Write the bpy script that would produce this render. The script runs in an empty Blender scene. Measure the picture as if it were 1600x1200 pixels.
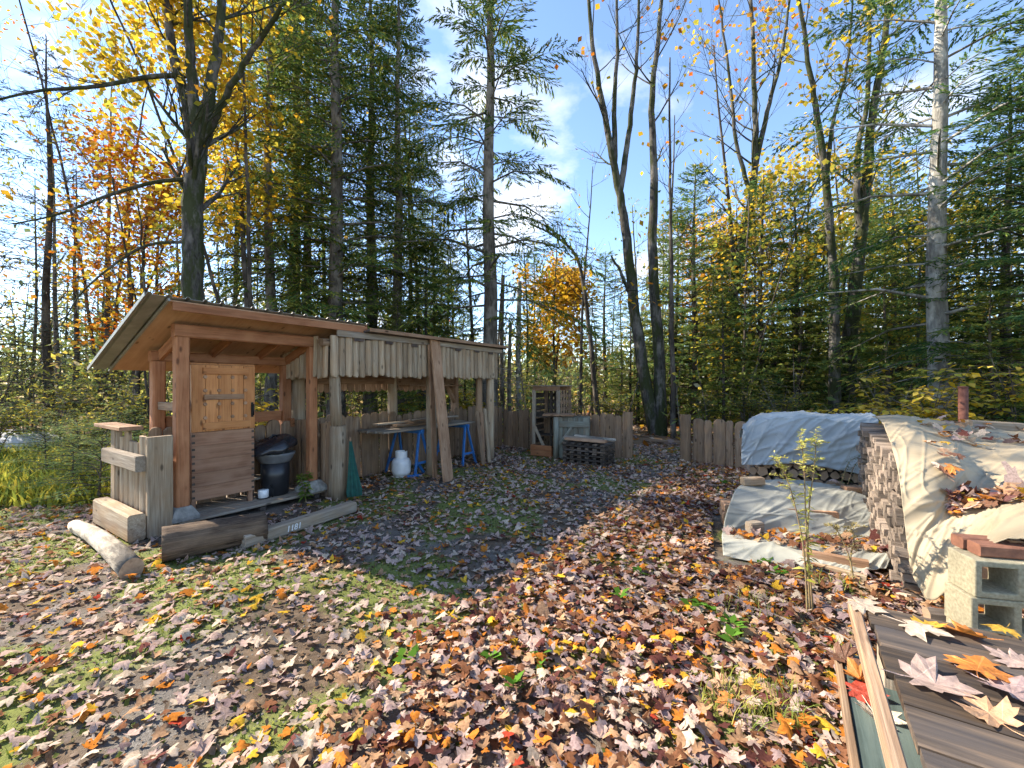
import bpy, math, random
import numpy as np
from mathutils import Matrix, Vector

# ------------------------------------------------------------------ camera, sky, sun, exposure
sc = bpy.context.scene
COL = sc.collection
FPX, CAMH = 670.0, 1.55          # focal length in pixels of the 1600 px wide photograph, eye height
cam_d = bpy.data.cameras.new("camera")
cam_d.sensor_width = 36.0
cam_d.lens = FPX / 1600 * 36.0
cam_d.clip_start, cam_d.clip_end = 0.05, 2000
cam = bpy.data.objects.new("camera", cam_d)
cam.location = (0, 0, CAMH)
cam.rotation_euler = (math.radians(90), 0, 0)
COL.objects.link(cam)
sc.camera = cam

SUN_EL = math.radians(36)
SUN_DIR = Vector((-0.955, 0.297, 0)).normalized()      # horizontal direction towards the sun
SUN_ROT = math.atan2(SUN_DIR.x, SUN_DIR.y)
SUN_STRENGTH, SKY_STRENGTH, EXPOSURE = 5.0, 0.15, 1.58

world = bpy.data.worlds.new("World")
sc.world = world
world.use_nodes = True
wn, wl = world.node_tree.nodes, world.node_tree.links
wn.clear()
w_out = wn.new("ShaderNodeOutputWorld")
w_bg = wn.new("ShaderNodeBackground")
w_sky = wn.new("ShaderNodeTexSky")
w_sky.sky_type = 'NISHITA'
w_sky.sun_disc = False
w_sky.sun_elevation = SUN_EL
w_sky.sun_rotation = SUN_ROT
w_sky.air_density, w_sky.dust_density, w_sky.ozone_density = 0.8, 0.05, 1.8
w_tc = wn.new("ShaderNodeTexCoord")
w_sep = wn.new("ShaderNodeSeparateXYZ")
wl.new(w_tc.outputs["Generated"], w_sep.inputs[0])
w_add = wn.new("ShaderNodeMath"); w_add.operation = 'ADD'; w_add.inputs[1].default_value = 0.22
w_max = wn.new("ShaderNodeMath"); w_max.operation = 'MAXIMUM'; w_max.inputs[1].default_value = 0.02
wl.new(w_sep.outputs[2], w_max.inputs[0]); wl.new(w_max.outputs[0], w_add.inputs[0])
w_div = wn.new("ShaderNodeVectorMath"); w_div.operation = 'DIVIDE'
w_cmb = wn.new("ShaderNodeCombineXYZ")
for i in range(3): wl.new(w_add.outputs[0], w_cmb.inputs[i])
wl.new(w_tc.outputs["Generated"], w_div.inputs[0]); wl.new(w_cmb.outputs[0], w_div.inputs[1])
w_ns = wn.new("ShaderNodeTexNoise")
w_ns.inputs["Scale"].default_value = 2.1; w_ns.inputs["Detail"].default_value = 9; w_ns.inputs["Roughness"].default_value = 0.55
wl.new(w_div.outputs[0], w_ns.inputs["Vector"])
w_rp = wn.new("ShaderNodeValToRGB")
w_rp.color_ramp.elements[0].position = 0.53; w_rp.color_ramp.elements[0].color = (0, 0, 0, 1)
w_rp.color_ramp.elements[1].position = 0.74; w_rp.color_ramp.elements[1].color = (1, 1, 1, 1)
wl.new(w_ns.outputs["Fac"], w_rp.inputs[0])
w_mx = wn.new("ShaderNodeMix"); w_mx.data_type = 'RGBA'
wl.new(w_rp.outputs[0], w_mx.inputs[0]); wl.new(w_sky.outputs[0], w_mx.inputs[6])
w_mx.inputs[7].default_value = (4.2, 4.15, 4.1, 1)
wl.new(w_mx.outputs[2], w_bg.inputs[0])
w_bg.inputs[1].default_value = SKY_STRENGTH
wl.new(w_bg.outputs[0], w_out.inputs[0])

sun_d = bpy.data.lights.new("sun", 'SUN')
sun_d.energy = SUN_STRENGTH
sun_d.angle = math.radians(0.6)
sun_d.color = (1.0, 0.89, 0.74)
sun = bpy.data.objects.new("sun", sun_d)
tow = Vector((SUN_DIR.x * math.cos(SUN_EL), SUN_DIR.y * math.cos(SUN_EL), math.sin(SUN_EL)))
sun.rotation_euler = tow.to_track_quat('Z', 'Y').to_euler()
sun.location = tow * 30
COL.objects.link(sun)

sc.view_settings.view_transform = 'Standard'
sc.view_settings.look = 'None'
sc.view_settings.exposure = EXPOSURE
sc.view_settings.gamma = 1
sc.view_settings.use_curve_mapping = False
sc.render.engine = 'CYCLES'
sc.cycles.use_denoising = True
sc.cycles.use_adaptive_sampling = True
sc.cycles.adaptive_threshold = 0.025
sc.cycles.max_bounces = 5
sc.cycles.diffuse_bounces = 2
sc.cycles.transparent_max_bounces = 8

# ------------------------------------------------------------------ helpers
rnd = random.Random(7)
rng = np.random.default_rng(11)
WM = {}                                             # world matrix of every object built

def at(u, v, d): return Vector(((u - 800) / FPX * d, d, CAMH + (600 - v) / FPX * d))
def gp(u, v, z=0.0):
    d = (CAMH - z) * FPX / (v - 600); return Vector(((u - 800) / FPX * d, d, z))
E1 = Vector((440.0, FPX, 0)).normalized()           # along the shed front, away from the camera
E2 = Vector((-E1.y, E1.x, 0))                       # towards the back of the shed
S0, G0 = Vector((-3.54, 4.59, 0)), Vector((-2.367, 5.83, 0))
UP = Vector((0, 0, 1))
def S(s, t, z=0.0): return S0 + E1 * s + E2 * t + UP * z
def G(s, t, z=0.0): return G0 + E1 * s + E2 * t + UP * z
def U(a, b): return rnd.uniform(a, b)

def tag(o, label=None, cat=None, group=None, kind=None):
    if label: o["label"] = label
    if cat: o["category"] = cat
    if group: o["group"] = group
    if kind: o["kind"] = kind
    return o

def place(o, M, parent=None):
    COL.objects.link(o)
    WM[o.name] = M.copy()
    if parent is not None:
        o.parent = parent
        M = WM[parent.name].inverted() @ M
    o.matrix_basis = M
    return o

def thing(name, loc, label, cat, group=None):
    o = bpy.data.objects.new(name, None)
    o.empty_display_size = 0.1
    place(o, Matrix.Translation(Vector(loc)))
    return tag(o, label, cat, group)

def mesh_np(name, V, F, mat, smooth=False, col=None):
    """V (n,3); F (m,k) array of equal sided faces"""
    me = bpy.data.meshes.new(name)
    V = np.asarray(V, np.float32); F = np.asarray(F, np.int32)
    k = F.shape[1]
    me.vertices.add(len(V)); me.vertices.foreach_set("co", V.ravel())
    me.loops.add(F.size); me.loops.foreach_set("vertex_index", F.ravel())
    me.polygons.add(len(F))
    me.polygons.foreach_set("loop_start", np.arange(0, F.size, k, dtype=np.int32))
    me.polygons.foreach_set("loop_total", np.full(len(F), k, np.int32))
    if smooth: me.polygons.foreach_set("use_smooth", np.ones(len(F), bool))
    if col is not None:
        a = me.color_attributes.new("Col", 'FLOAT_COLOR', 'POINT')
        c = np.ones((len(V), 4), np.float32); c[:, :3] = col
        a.data.foreach_set("color", c.ravel())
    me.update(calc_edges=True)
    if mat: me.materials.append(mat)
    return me

def mesh_py(name, V, F, mat, smooth=False):
    me = bpy.data.meshes.new(name)
    me.from_pydata([tuple(v) for v in V], [], F)
    if smooth:
        me.polygons.foreach_set("use_smooth", [True] * len(me.polygons))
    me.update()
    if mat: me.materials.append(mat)
    return me

def obj(name, me, parent=None, M=None):
    return place(bpy.data.objects.new(name, me), M if M is not None else Matrix.Identity(4), parent)

def frame(p0, p1, face):
    z = (p1 - p0).normalized()
    f = Vector(face)
    y = f - z * f.dot(z)
    if y.length < 1e-4: y = Vector((1, 0, 0)) - z * z.x
    y.normalize(); x = y.cross(z)
    M = Matrix((x, y, z)).transposed().to_4x4()
    M.translation = p0
    return M

def loft(rings, cap=True):
    """list of rings (equal count) -> V, F"""
    n = len(rings[0]); V = [p for r in rings for p in r]; F = []
    for i in range(len(rings) - 1):
        for j in range(n):
            k = (j + 1) % n
            F.append((i * n + j, i * n + k, (i + 1) * n + k, (i + 1) * n + j))
    if cap:
        F.append(tuple(reversed(range(n))))
        F.append(tuple(range((len(rings) - 1) * n, len(rings) * n)))
    return V, F

def section(w, t, sec):
    if sec == 'slab':                               # half log, bark side towards +y
        pts = [(w / 2 * math.cos(a), -t / 2 + t * math.sin(a)) for a in [0.0, .4, .9, math.pi / 2, math.pi - .9, math.pi - .4, math.pi]]
        return pts
    c = min(w, t) * .13
    a, b = w / 2, t / 2
    return [(a, -b + c), (a, b - c), (a - c, b), (-a + c, b), (-a, b - c), (-a, -b + c), (-a + c, -b), (a - c, -b)]

def board(name, p0, p1, w, t, face, mat, parent=None, style='flat', sec='rect', jit=.02, n=4, warp=.0):
    p0, p1 = Vector(p0), Vector(p1)
    L = (p1 - p0).length
    zs = [(i / (n - 1), 1.0) for i in range(n)]
    if style == 'round':
        e = min(w * .5, L * .4)
        zs = [(z * (L - e) / L, 1.0) for z, _ in zs] + [(1 - e / L * .55, .93), (1 - e / L * .25, .72), (1 - e / L * .06, .42), (1.0, .12)]
    elif style == 'ear':
        e = min(w * .25, L * .4)
        zs = [(z * (L - e) / L, 1.0) for z, _ in zs] + [(1.0, .55)]
    rings = []
    bx, by = U(-warp, warp), U(-warp, warp)
    sl = U(-.5, .5) * jit * w * 3
    for i, (z, k) in enumerate(zs):
        ww = w * k * (1 + U(-jit, jit)); tt = t * (1 + U(-jit, jit))
        ox = U(-jit, jit) * w * .4 + bx * math.sin(z * math.pi); oy = U(-jit, jit) * t * .4 + by * math.sin(z * math.pi)
        rings.append([(x + ox, y + oy, z * L + (sl * x / w if style == 'flat' and i == len(zs) - 1 else 0)) for x, y in section(ww, tt, sec)])
    V, F = loft(rings)
    return obj(name, mesh_py(name, V, F, mat), parent, frame(p0, p1, face))

def log(name, p0, p1, r0, r1, mat, parent=None, sides=12, n=7, jit=.05, bend=0.0, endmat=None, groove=0.0):
    p0, p1 = Vector(p0), Vector(p1)
    L = (p1 - p0).length
    ph = [U(0, 6.28) for _ in range(3)]
    rings = []
    gr = [U(-groove, groove) for _ in range(sides)]
    for i in range(n):
        z = i / (n - 1); r_b = r0 + (r1 - r0) * z
        if groove: gr = [g + U(-groove, groove) * .35 for g in gr]
        rr_ = [r_b * (1 + g) for g in gr]
        rings.append([((rr_[int(round(a * sides / 6.2831853)) % sides] * (1 + jit * math.sin(2 * a + ph[0] + z) + jit * .6 * math.sin(3 * a + ph[1] - 2 * z) + U(-jit, jit) * .4)) * math.cos(a) + bend * math.sin(z * 3.14),
                       (rr_[int(round(a * sides / 6.2831853)) % sides] * (1 + jit * math.sin(2 * a + ph[0] + z) + jit * .6 * math.sin(3 * a + ph[1] - 2 * z) + U(-jit, jit) * .4)) * math.sin(a), z * L)
                      for a in [j * 2 * math.pi / sides for j in range(sides)]])
    V, F = loft(rings)
    me = mesh_py(name, V, F, mat)
    sm = [len(p.vertices) == 4 for p in me.polygons]
    me.polygons.foreach_set("use_smooth", sm)
    if endmat:
        me.materials.append(endmat)
        for p in me.polygons:
            if len(p.vertices) > 4: p.material_index = 1
    return obj(name, me, parent, frame(p0, p1, (0, -1, 0.01)))

def lathe(name, prof, mat, parent, loc, sides=24, rot=None, smooth=True):
    rings = [[(r * math.cos(j * 2 * math.pi / sides), r * math.sin(j * 2 * math.pi / sides), z) for j in range(sides)] for r, z in prof]
    V, F = loft(rings)
    M = Matrix.Translation(Vector(loc))
    if rot: M = M @ rot
    return obj(name, mesh_py(name, V, F, mat, smooth), parent, M)

def tube_VF(pts, rad, sides, V, F):
    """append a tapered tube along pts to lists V, F (quads)"""
    base = len(V)
    n = len(pts)
    for i in range(n):
        d = (pts[min(i + 1, n - 1)] - pts[max(i - 1, 0)])
        if d.length < 1e-6: d = Vector((0, 0, 1))
        d.normalize()
        a = d.cross(Vector((.31, .95, .05))); a.normalize()
        b = d.cross(a)
        r = rad[i]
        for j in range(sides):
            th = 6.2832 * j / sides
            V.append(pts[i] + a * (r * math.cos(th)) + b * (r * math.sin(th)))
    for i in range(n - 1):
        for j in range(sides):
            k = (j + 1) % sides
            F.append((base + i * sides + j, base + i * sides + k, base + (i + 1) * sides + k, base + (i + 1) * sides + j))

def tube(name, pts, rad, mat, parent=None, sides=8, origin=None):
    pts = [Vector(p) for p in pts]
    o = Vector(origin) if origin is not None else pts[0]
    if not isinstance(rad, (list, tuple)): rad = [rad] * len(pts)
    V, F = [], []
    tube_VF([p - o for p in pts], rad, sides, V, F)
    n = len(pts)
    F.append(tuple(reversed(range(sides)))); F.append(tuple(range((n - 1) * sides, n * sides)))
    return obj(name, mesh_py(name, V, F, mat, True), parent, Matrix.Translation(o))

# ------------------------------------------------------------------ materials
def new_mat(name):
    m = bpy.data.materials.new(name); m.use_nodes = True
    nt = m.node_tree; nt.nodes.clear()
    out = nt.nodes.new("ShaderNodeOutputMaterial")
    bs = nt.nodes.new("ShaderNodeBsdfPrincipled")
    nt.links.new(bs.outputs[0], out.inputs[0])
    return m, nt, bs, out

def ramp(nt, fac, stops):
    r = nt.nodes.new("ShaderNodeValToRGB")
    while len(r.color_ramp.elements) < len(stops): r.color_ramp.elements.new(.5)
    for e, (p, c) in zip(r.color_ramp.elements, stops): e.position = p; e.color = (*c, 1) if len(c) == 3 else c
    nt.links.new(fac, r.inputs[0])
    return r.outputs[0]

def noise(nt, vec, scale, detail=5, rough=.55, dist=0):
    n = nt.nodes.new("ShaderNodeTexNoise")
    n.inputs["Scale"].default_value = scale; n.inputs["Detail"].default_value = detail
    n.inputs["Roughness"].default_value = rough; n.inputs["Distortion"].default_value = dist
    if vec is not None: nt.links.new(vec, n.inputs["Vector"])
    return n.outputs["Fac"]

def coords(nt, scale, space="Object", rand=True):
    tc = nt.nodes.new("ShaderNodeTexCoord")
    mp = nt.nodes.new("ShaderNodeMapping"); mp.inputs["Scale"].default_value = scale
    src = tc.outputs[space]
    if rand:
        oi = nt.nodes.new("ShaderNodeObjectInfo")
        mu = nt.nodes.new("ShaderNodeMath"); mu.operation = 'MULTIPLY'; mu.inputs[1].default_value = 37.0
        nt.links.new(oi.outputs["Random"], mu.inputs[0])
        ad = nt.nodes.new("ShaderNodeVectorMath"); ad.operation = 'ADD'
        nt.links.new(src, ad.inputs[0]); nt.links.new(mu.outputs[0], ad.inputs[1]); src = ad.outputs[0]
    nt.links.new(src, mp.inputs["Vector"])
    return mp.outputs[0]

def mixc(nt, fac, a, b, mode='MIX'):
    m = nt.nodes.new("ShaderNodeMix"); m.data_type = 'RGBA'; m.blend_type = mode
    for s, i in ((fac, 0), (a, 6), (b, 7)):
        if hasattr(s, 'links') or hasattr(s, 'is_linked'): nt.links.new(s, m.inputs[i])
        elif isinstance(s, (int, float)): m.inputs[i].default_value = s
        else: m.inputs[i].default_value = (*s, 1)
    return m.outputs[2]

def bump(nt, bs, h, strength=.4, dist=.01):
    b = nt.nodes.new("ShaderNodeBump"); b.inputs["Strength"].default_value = strength; b.inputs["Distance"].default_value = dist
    nt.links.new(h, b.inputs["Height"]); nt.links.new(b.outputs[0], bs.inputs["Normal"])

def rand_val(nt, lo, hi):
    oi = nt.nodes.new("ShaderNodeObjectInfo")
    mr = nt.nodes.new("ShaderNodeMapRange"); mr.inputs[3].default_value = lo; mr.inputs[4].default_value = hi
    nt.links.new(oi.outputs["Random"], mr.inputs[0])
    return mr.outputs[0]

def scale_col(nt, c, f):
    """multiply colour c by scalar socket f"""
    v = nt.nodes.new("ShaderNodeVectorMath"); v.operation = 'SCALE'
    nt.links.new(c, v.inputs[0]); nt.links.new(f, v.inputs["Scale"])
    return v.outputs[0]

def wood(name, dark, mid, light, rough=.8, g=1.0, knots=True, stain=None, vary=(.75, 1.2), bmp=.5):
    m, nt, bs, _ = new_mat(name)
    v = coords(nt, (26 * g, 26 * g, 1.3 * g))
    f1 = noise(nt, v, 1.6, 7, .62, .6)
    c = ramp(nt, f1, [(.30, dark), (.5, mid), (.72, light)])
    v2 = coords(nt, (160 * g, 160 * g, 4 * g))
    f2 = noise(nt, v2, 1.0, 3)
    c = mixc(nt, ramp(nt, f2, [(.35, (.55,) * 3), (.6, (0.0,) * 3)]), c, dark)
    v3 = coords(nt, (4, 4, 2.2))
    f3 = noise(nt, v3, 1.5, 4)
    c = mixc(nt, ramp(nt, f3, [(.42, (0,) * 3), (.7, (.75,) * 3)]), c, stain or light)
    if knots:
        vo = nt.nodes.new("ShaderNodeTexVoronoi"); vo.inputs["Scale"].default_value = 1.0
        nt.links.new(coords(nt, (9, 9, 3.6)), vo.inputs["Vector"])
        c = mixc(nt, ramp(nt, vo.outputs["Distance"], [(.08, (.9,) * 3), (.17, (0,) * 3)]), c, tuple(x * .45 for x in dark))
    c = scale_col(nt, c, rand_val(nt, *vary))
    nt.links.new(c, bs.inputs["Base Color"])
    bs.inputs["Roughness"].default_value = rough
    bs.inputs["Specular IOR Level"].default_value = .25
    bump(nt, bs, f1, bmp, .006)
    return m

def plain(name, c1, c2, scale=8, rough=.6, metal=0, bmp=.15, space="Object", vary=(.92, 1.08), bd=.004, detail=6):
    m, nt, bs, _ = new_mat(name)
    v = coords(nt, (1, 1, 1), space)
    f = noise(nt, v, scale, detail)
    c = ramp(nt, f, [(.32, c1), (.68, c2)])
    c = scale_col(nt, c, rand_val(nt, *vary))
    nt.links.new(c, bs.inputs["Base Color"])
    bs.inputs["Roughness"].default_value = rough; bs.inputs["Metallic"].default_value = metal
    if bmp: bump(nt, bs, noise(nt, v, scale * 5, 5), bmp, bd)
    return m

def leafy(name, trans=.35, rough=.6, nscale=60, namp=(.7, 1.15)):
    """colour from the Col attribute, part of the light passes through the blade"""
    m, nt, bs, out = new_mat(name)
    a = nt.nodes.new("ShaderNodeAttribute"); a.attribute_name = "Col"
    v = coords(nt, (1, 1, 1), "Object", False)
    f = noise(nt, v, nscale, 2)
    mr = nt.nodes.new("ShaderNodeMapRange"); mr.inputs[1].default_value = .3; mr.inputs[2].default_value = .7
    mr.inputs[3].default_value = namp[0]; mr.inputs[4].default_value = namp[1]
    nt.links.new(f, mr.inputs[0])
    c = scale_col(nt, a.outputs["Color"], mr.outputs[0])
    nt.nodes.remove(bs); bs = nt.nodes.new("ShaderNodeBsdfDiffuse"); nt.links.new(c, bs.inputs[0])
    tr = nt.nodes.new("ShaderNodeBsdfTranslucent"); nt.links.new(c, tr.inputs[0])
    mx = nt.nodes.new("ShaderNodeMixShader"); mx.inputs[0].default_value = trans
    nt.links.new(bs.outputs[0], mx.inputs[1]); nt.links.new(tr.outputs[0], mx.inputs[2])
    nt.links.new(mx.outputs[0], out.inputs[0])
    return m

def bark(name, dark, light, moss=None, mossamt=.5, sc_=1.0):
    m, nt, bs, _ = new_mat(name)
    v = coords(nt, (14 * sc_, 14 * sc_, 3.2 * sc_), "Object")
    f = noise(nt, v, 1.6, 8, .65, .4)
    c = ramp(nt, f, [(.32, dark), (.68, light)])
    f2 = noise(nt, coords(nt, (2.2, 2.2, 1.2), "Object"), 1.5, 6, .6)
    c = mixc(nt, ramp(nt, f2, [(.48, (0,) * 3), (.62, (.7,) * 3)]), c, tuple(min(1, x * 1.9) for x in light))
    if moss:
        f3 = noise(nt, coords(nt, (3, 3, 1.1), "Object"), 1.3, 5, .65)
        c = mixc(nt, ramp(nt, f3, [(.62 - .3 * mossamt, (0,) * 3), (.72 - .3 * mossamt, (.9,) * 3)]), c, moss)
    nt.links.new(c, bs.inputs["Base Color"])
    bs.inputs["Roughness"].default_value = .92; bs.inputs["Specular IOR Level"].default_value = .15
    bump(nt, bs, f, .9, .03)
    return m

M_cedar = wood("cedar", (.20, .075, .03), (.33, .135, .058), (.43, .20, .095), .7, vary=(.85, 1.12), bmp=.25)
M_door = wood("door_cedar", (.32, .115, .035), (.47, .195, .062), (.57, .26, .095), .6, .6, True, vary=(.85, 1.12), bmp=.15)
M_box = wood("box_cedar", (.20, .095, .053), (.31, .165, .095), (.39, .225, .14), .75, .6, False, vary=(.8, 1.15), bmp=.3)
M_ply = wood("plywood", (.36, .19, .10), (.44, .25, .14), (.52, .31, .18), .7, .22, True, vary=(.95, 1.05), bmp=.1)
M_grey = wood("grey_wood", (.17, .13, .095), (.31, .26, .20), (.44, .385, .31), .9, 1.0, stain=(.30, .22, .14))
M_fence = wood("fence_wood", (.12, .075, .046), (.25, .165, .105), (.38, .275, .185), .9, 1.0, stain=(.30, .185, .10))
M_slab = wood("slab_wood", (.19, .135, .085), (.36, .28, .19), (.48, .40, .29), .9, .8, stain=(.31, .20, .11))
M_brownwood = wood("brown_wood", (.18, .095, .05), (.32, .185, .105), (.43, .27, .165), .85, 1.0)
M_dark = wood("dark_wood", (.035, .028, .023), (.075, .058, .046), (.14, .11, .085), .9, 1.0, False)
M_wet = wood("wet_wood", (.03, .025, .022), (.10, .075, .055), (.30, .20, .12), .55, .5, True, stain=(.05, .046, .046), vary=(.6, 1.5))
M_logend = plain("log_end", (.22, .14, .085), (.42, .29, .18), 22, .9)
M_stick = wood("split_stick", (.10, .075, .058), (.22, .17, .13), (.34, .275, .215), .9, 1.5, False, vary=(.45, 1.35))
M_concrete = plain("concrete", (.17, .16, .14), (.36, .335, .29), 16, .95, 0, .6)
M_block = plain("cinder_block", (.27, .235, .145), (.44, .385, .255), 60, .95, 0, .9, vary=(.95, 1.05), bd=.006)
M_brick = plain("brick_red", (.15, .06, .035), (.29, .125, .07), 18, .9, 0, .5)
M_rust = plain("rusty_iron", (.09, .03, .02), (.19, .075, .05), 20, .8, .2, .4)
M_roof = plain("roof_metal", (.22, .21, .18), (.34, .32, .28), 6, .5, .5, .1)
M_felt = plain("roof_felt", (.045, .035, .03), (.10, .07, .055), 12, .95)
M_black = plain("black_plastic", (.010, .011, .013), (.022, .023, .027), 5, .35, 0, .1)
M_sheet = plain("black_sheet", (.012, .012, .014), (.03, .03, .034), 5, .22, 0, .3)
M_greyplastic = plain("grey_plastic", (.11, .112, .115), (.17, .172, .178), 8, .45)
M_white = plain("white_paint", (.68, .68, .65), (.80, .80, .78), 9, .4)
M_blue = plain("blue_paint", (.02, .11, .32), (.035, .17, .44), 9, .45)
M_green = plain("green_cloth", (.004, .045, .035), (.008, .085, .06), 14, .8)
M_birch = bark("birch_bark", (.22, .18, .13), (.42, .37, .29), (.10, .085, .07), .45)
M_iron = plain("black_iron", (.012, .012, .012), (.03, .03, .03), 9, .5, .6)
M_greenpanel = wood("green_panel", (.045, .065, .06), (.09, .125, .115), (.15, .19, .17), .7, .5, False)
M_oldgreen = wood("old_green_paint", (.13, .13, .10), (.20, .205, .165), (.28, .285, .235), .85, .8, False, stain=(.16, .115, .075))
M_stone = plain("stone", (.30, .31, .33), (.55, .56, .58), 5, .9, 0, .5)
M_leaf = leafy("dead_leaf", .28, .65, 90)
M_fol = leafy("foliage", .5, .55, 3, (.65, 1.2))
M_needle = leafy("needles", .5, .6, 2.5, (.6, 1.25))
M_grass = leafy("grass", .4, .6, 4)

def tarp_mat(name, a, b, dirt):
    m, nt, bs, _ = new_mat(name)
    v = coords(nt, (1, 1, 1), "Object")
    f = noise(nt, v, 2.6, 7, .6)
    c = ramp(nt, f, [(.3, a), (.7, b)])
    f2 = noise(nt, v, 7, 8, .7, .8)
    c = mixc(nt, ramp(nt, f2, [(.56, (0,) * 3), (.72, (.55,) * 3)]), c, dirt)
    nt.links.new(c, bs.inputs["Base Color"]); bs.inputs["Roughness"].default_value = .75
    wv = nt.nodes.new("ShaderNodeTexNoise"); wv.inputs["Scale"].default_value = 5; wv.inputs["Detail"].default_value = 4; wv.inputs["Distortion"].default_value = 1.0
    nt.links.new(v, wv.inputs["Vector"])
    bump(nt, bs, wv.outputs["Fac"], .3, .008)
    return m
M_tarp_blue = tarp_mat("blue_grey_tarp", (.28, .305, .305), (.37, .39, .385), (.20, .215, .20))
M_tarp_white = tarp_mat("white_tarp", (.27, .265, .215), (.36, .35, .29), (.16, .145, .095))
M_tarp_beige = tarp_mat("beige_tarp", (.28, .225, .14), (.37, .305, .205), (.14, .105, .06))

# ------------------------------------------------------------------ ground
def gz(x, y):
    return .012 * np.sin(1.3 * x + .7) * np.cos(1.1 * y) + .010 * np.sin(2.9 * x - 1.7 * y) + .006 * np.sin(6.1 * y + 2.3 * x)

def heap_edge(y):            # left limit of the deep leaf drift
    return np.interp(y, [1.0, 1.95, 2.6, 3.46, 5.2, 7.4, 9.0, 12], [-1.1, -.75, -.5, 0, 1.45, 2.9, 3.8, 5.0])

def mossf(x, y):
    a = np.sin(2.3 * x + 1.1 * y + .8 * np.sin(1.9 * y)) * np.sin(1.7 * y - 1.2 * x + 2 + .7 * np.sin(2.3 * x)) + .35 * np.sin(5.1 * x - 3.7 * y) * np.sin(4.3 * y + 2.9 * x)
    return np.clip((a + .18) * 2.0, 0, 1)

def axis_pts(lo, hi, near, step):
    a = list(np.arange(-near, near + 1e-6, step)); g = step
    x = near
    while x < hi: g *= 1.35; x += g; a.append(min(x, hi))
    x = -near; g = step
    while x > lo: g *= 1.35; x -= g; a.insert(0, max(x, lo))
    return np.array(a)
gx = axis_pts(-400, 400, 12, .2); gy = axis_pts(-400, 400, 12, .2)
GX, GY = np.meshgrid(gx, gy)
GZ = gz(GX, GY)
nx, ny = len(gx), len(gy)
idx = np.arange(nx * ny).reshape(ny, nx)
GF = np.stack([idx[:-1, :-1], idx[:-1, 1:], idx[1:, 1:], idx[1:, :-1]], -1).reshape(-1, 4)
m, nt, bs, _ = new_mat("ground")
v = coords(nt, (1, 1, 1), "Object", False)
vo = nt.nodes.new("ShaderNodeTexVoronoi"); vo.inputs["Scale"].default_value = 190; nt.links.new(v, vo.inputs["Vector"])
grav = mixc(nt, vo.outputs["Color"], (.075, .062, .046), (.22, .185, .14))
hs = nt.nodes.new("ShaderNodeHueSaturation"); hs.inputs["Saturation"].default_value = .55; nt.links.new(grav, hs.inputs["Color"])
soil = ramp(nt, noise(nt, v, 9, 8, .7), [(.35, (.05, .036, .024)), (.7, (.18, .125, .08))])
c = mixc(nt, ramp(nt, noise(nt, v, 1.1, 6, .6), [(.38, (0,) * 3), (.56, (1,) * 3)]), hs.outputs[0], soil)
mossc = ramp(nt, noise(nt, v, 40, 5), [(.3, (.075, .10, .02)), (.7, (.21, .24, .05))])
ma = nt.nodes.new('ShaderNodeAttribute'); ma.attribute_name = 'Col'
mm = nt.nodes.new('ShaderNodeMath'); mm.operation = 'ADD'; nt.links.new(ma.outputs['Fac'], mm.inputs[0]); nt.links.new(noise(nt, v, 26, 9, .75), mm.inputs[1])
c = mixc(nt, ramp(nt, mm.outputs[0], [(.70, (0,) * 3), (1.05, (.8,) * 3)]), c, mossc)
# forest floor beyond the yard: brown litter
sx = nt.nodes.new("ShaderNodeVectorMath"); sx.operation = 'LENGTH'; nt.links.new(v, sx.inputs[0])
floor_c = ramp(nt, noise(nt, v, 6, 9, .75), [(.35, (.09, .055, .03)), (.55, (.22, .14, .08)), (.7, (.20, .19, .07))])
mr = nt.nodes.new("ShaderNodeMapRange"); mr.inputs[1].default_value = 10.0; mr.inputs[2].default_value = 12.5; nt.links.new(sx.outputs["Value"], mr.inputs[0])
c = mixc(nt, mr.outputs[0], c, floor_c)
nt.links.new(c, bs.inputs["Base Color"]); bs.inputs["Roughness"].default_value = .95; bs.inputs["Specular IOR Level"].default_value = .15
bump(nt, bs, vo.outputs["Distance"], .5, .005)
M_ground = m
tag(obj("ground", mesh_np("ground", np.stack([GX, GY, GZ], -1).reshape(-1, 3), GF, M_ground, True, np.repeat(mossf(GX, GY).reshape(-1, 1), 3, 1))), kind="structure")

# ------------------------------------------------------------------ maple leaves
HALF_HI = [(0.04, 0.0), (0.20, -0.12), (0.36, -0.10), (0.30, 0.06), (0.44, 0.10), (0.62, 0.24), (0.50, 0.31), (0.66, 0.55), (0.44, 0.50), (0.30, 0.44), (0.22, 0.50), (0.33, 0.74), (0.19, 0.72), (0.13, 0.84)]
HALF_LO = [(0.05, 0.0), (0.34, -.10), (0.28, .08), (0.62, .24), (0.60, .50), (0.26, .46), (0.28, .72)]
def leaf_template(half, curl, seed, fold=0.0):
    r = random.Random(seed)
    pts = [(x * (1 + r.uniform(-.08, .08)), y + r.uniform(-.03, .03)) for x, y in half] + [(0, 1.0)] + [(-x * (1 + r.uniform(-.08, .08)), y + r.uniform(-.03, .03)) for x, y in reversed(half)]
    P = [(0.0, .33)] + pts
    V = []
    ph = r.uniform(0, 6.28)
    for x, y in P:
        yy = y - .33
        rr = x * x + yy * yy
        z = curl * rr * (1.1 + .9 * math.sin(2.0 * math.atan2(yy, x) + ph)) + fold * abs(x) + r.uniform(-.02, .02)
        V.append((x, yy, z))
    n = len(pts)
    F = [(0, 1 + i, 1 + (i + 1) % n) for i in range(n)]
    return np.array(V), np.array(F)

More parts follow.
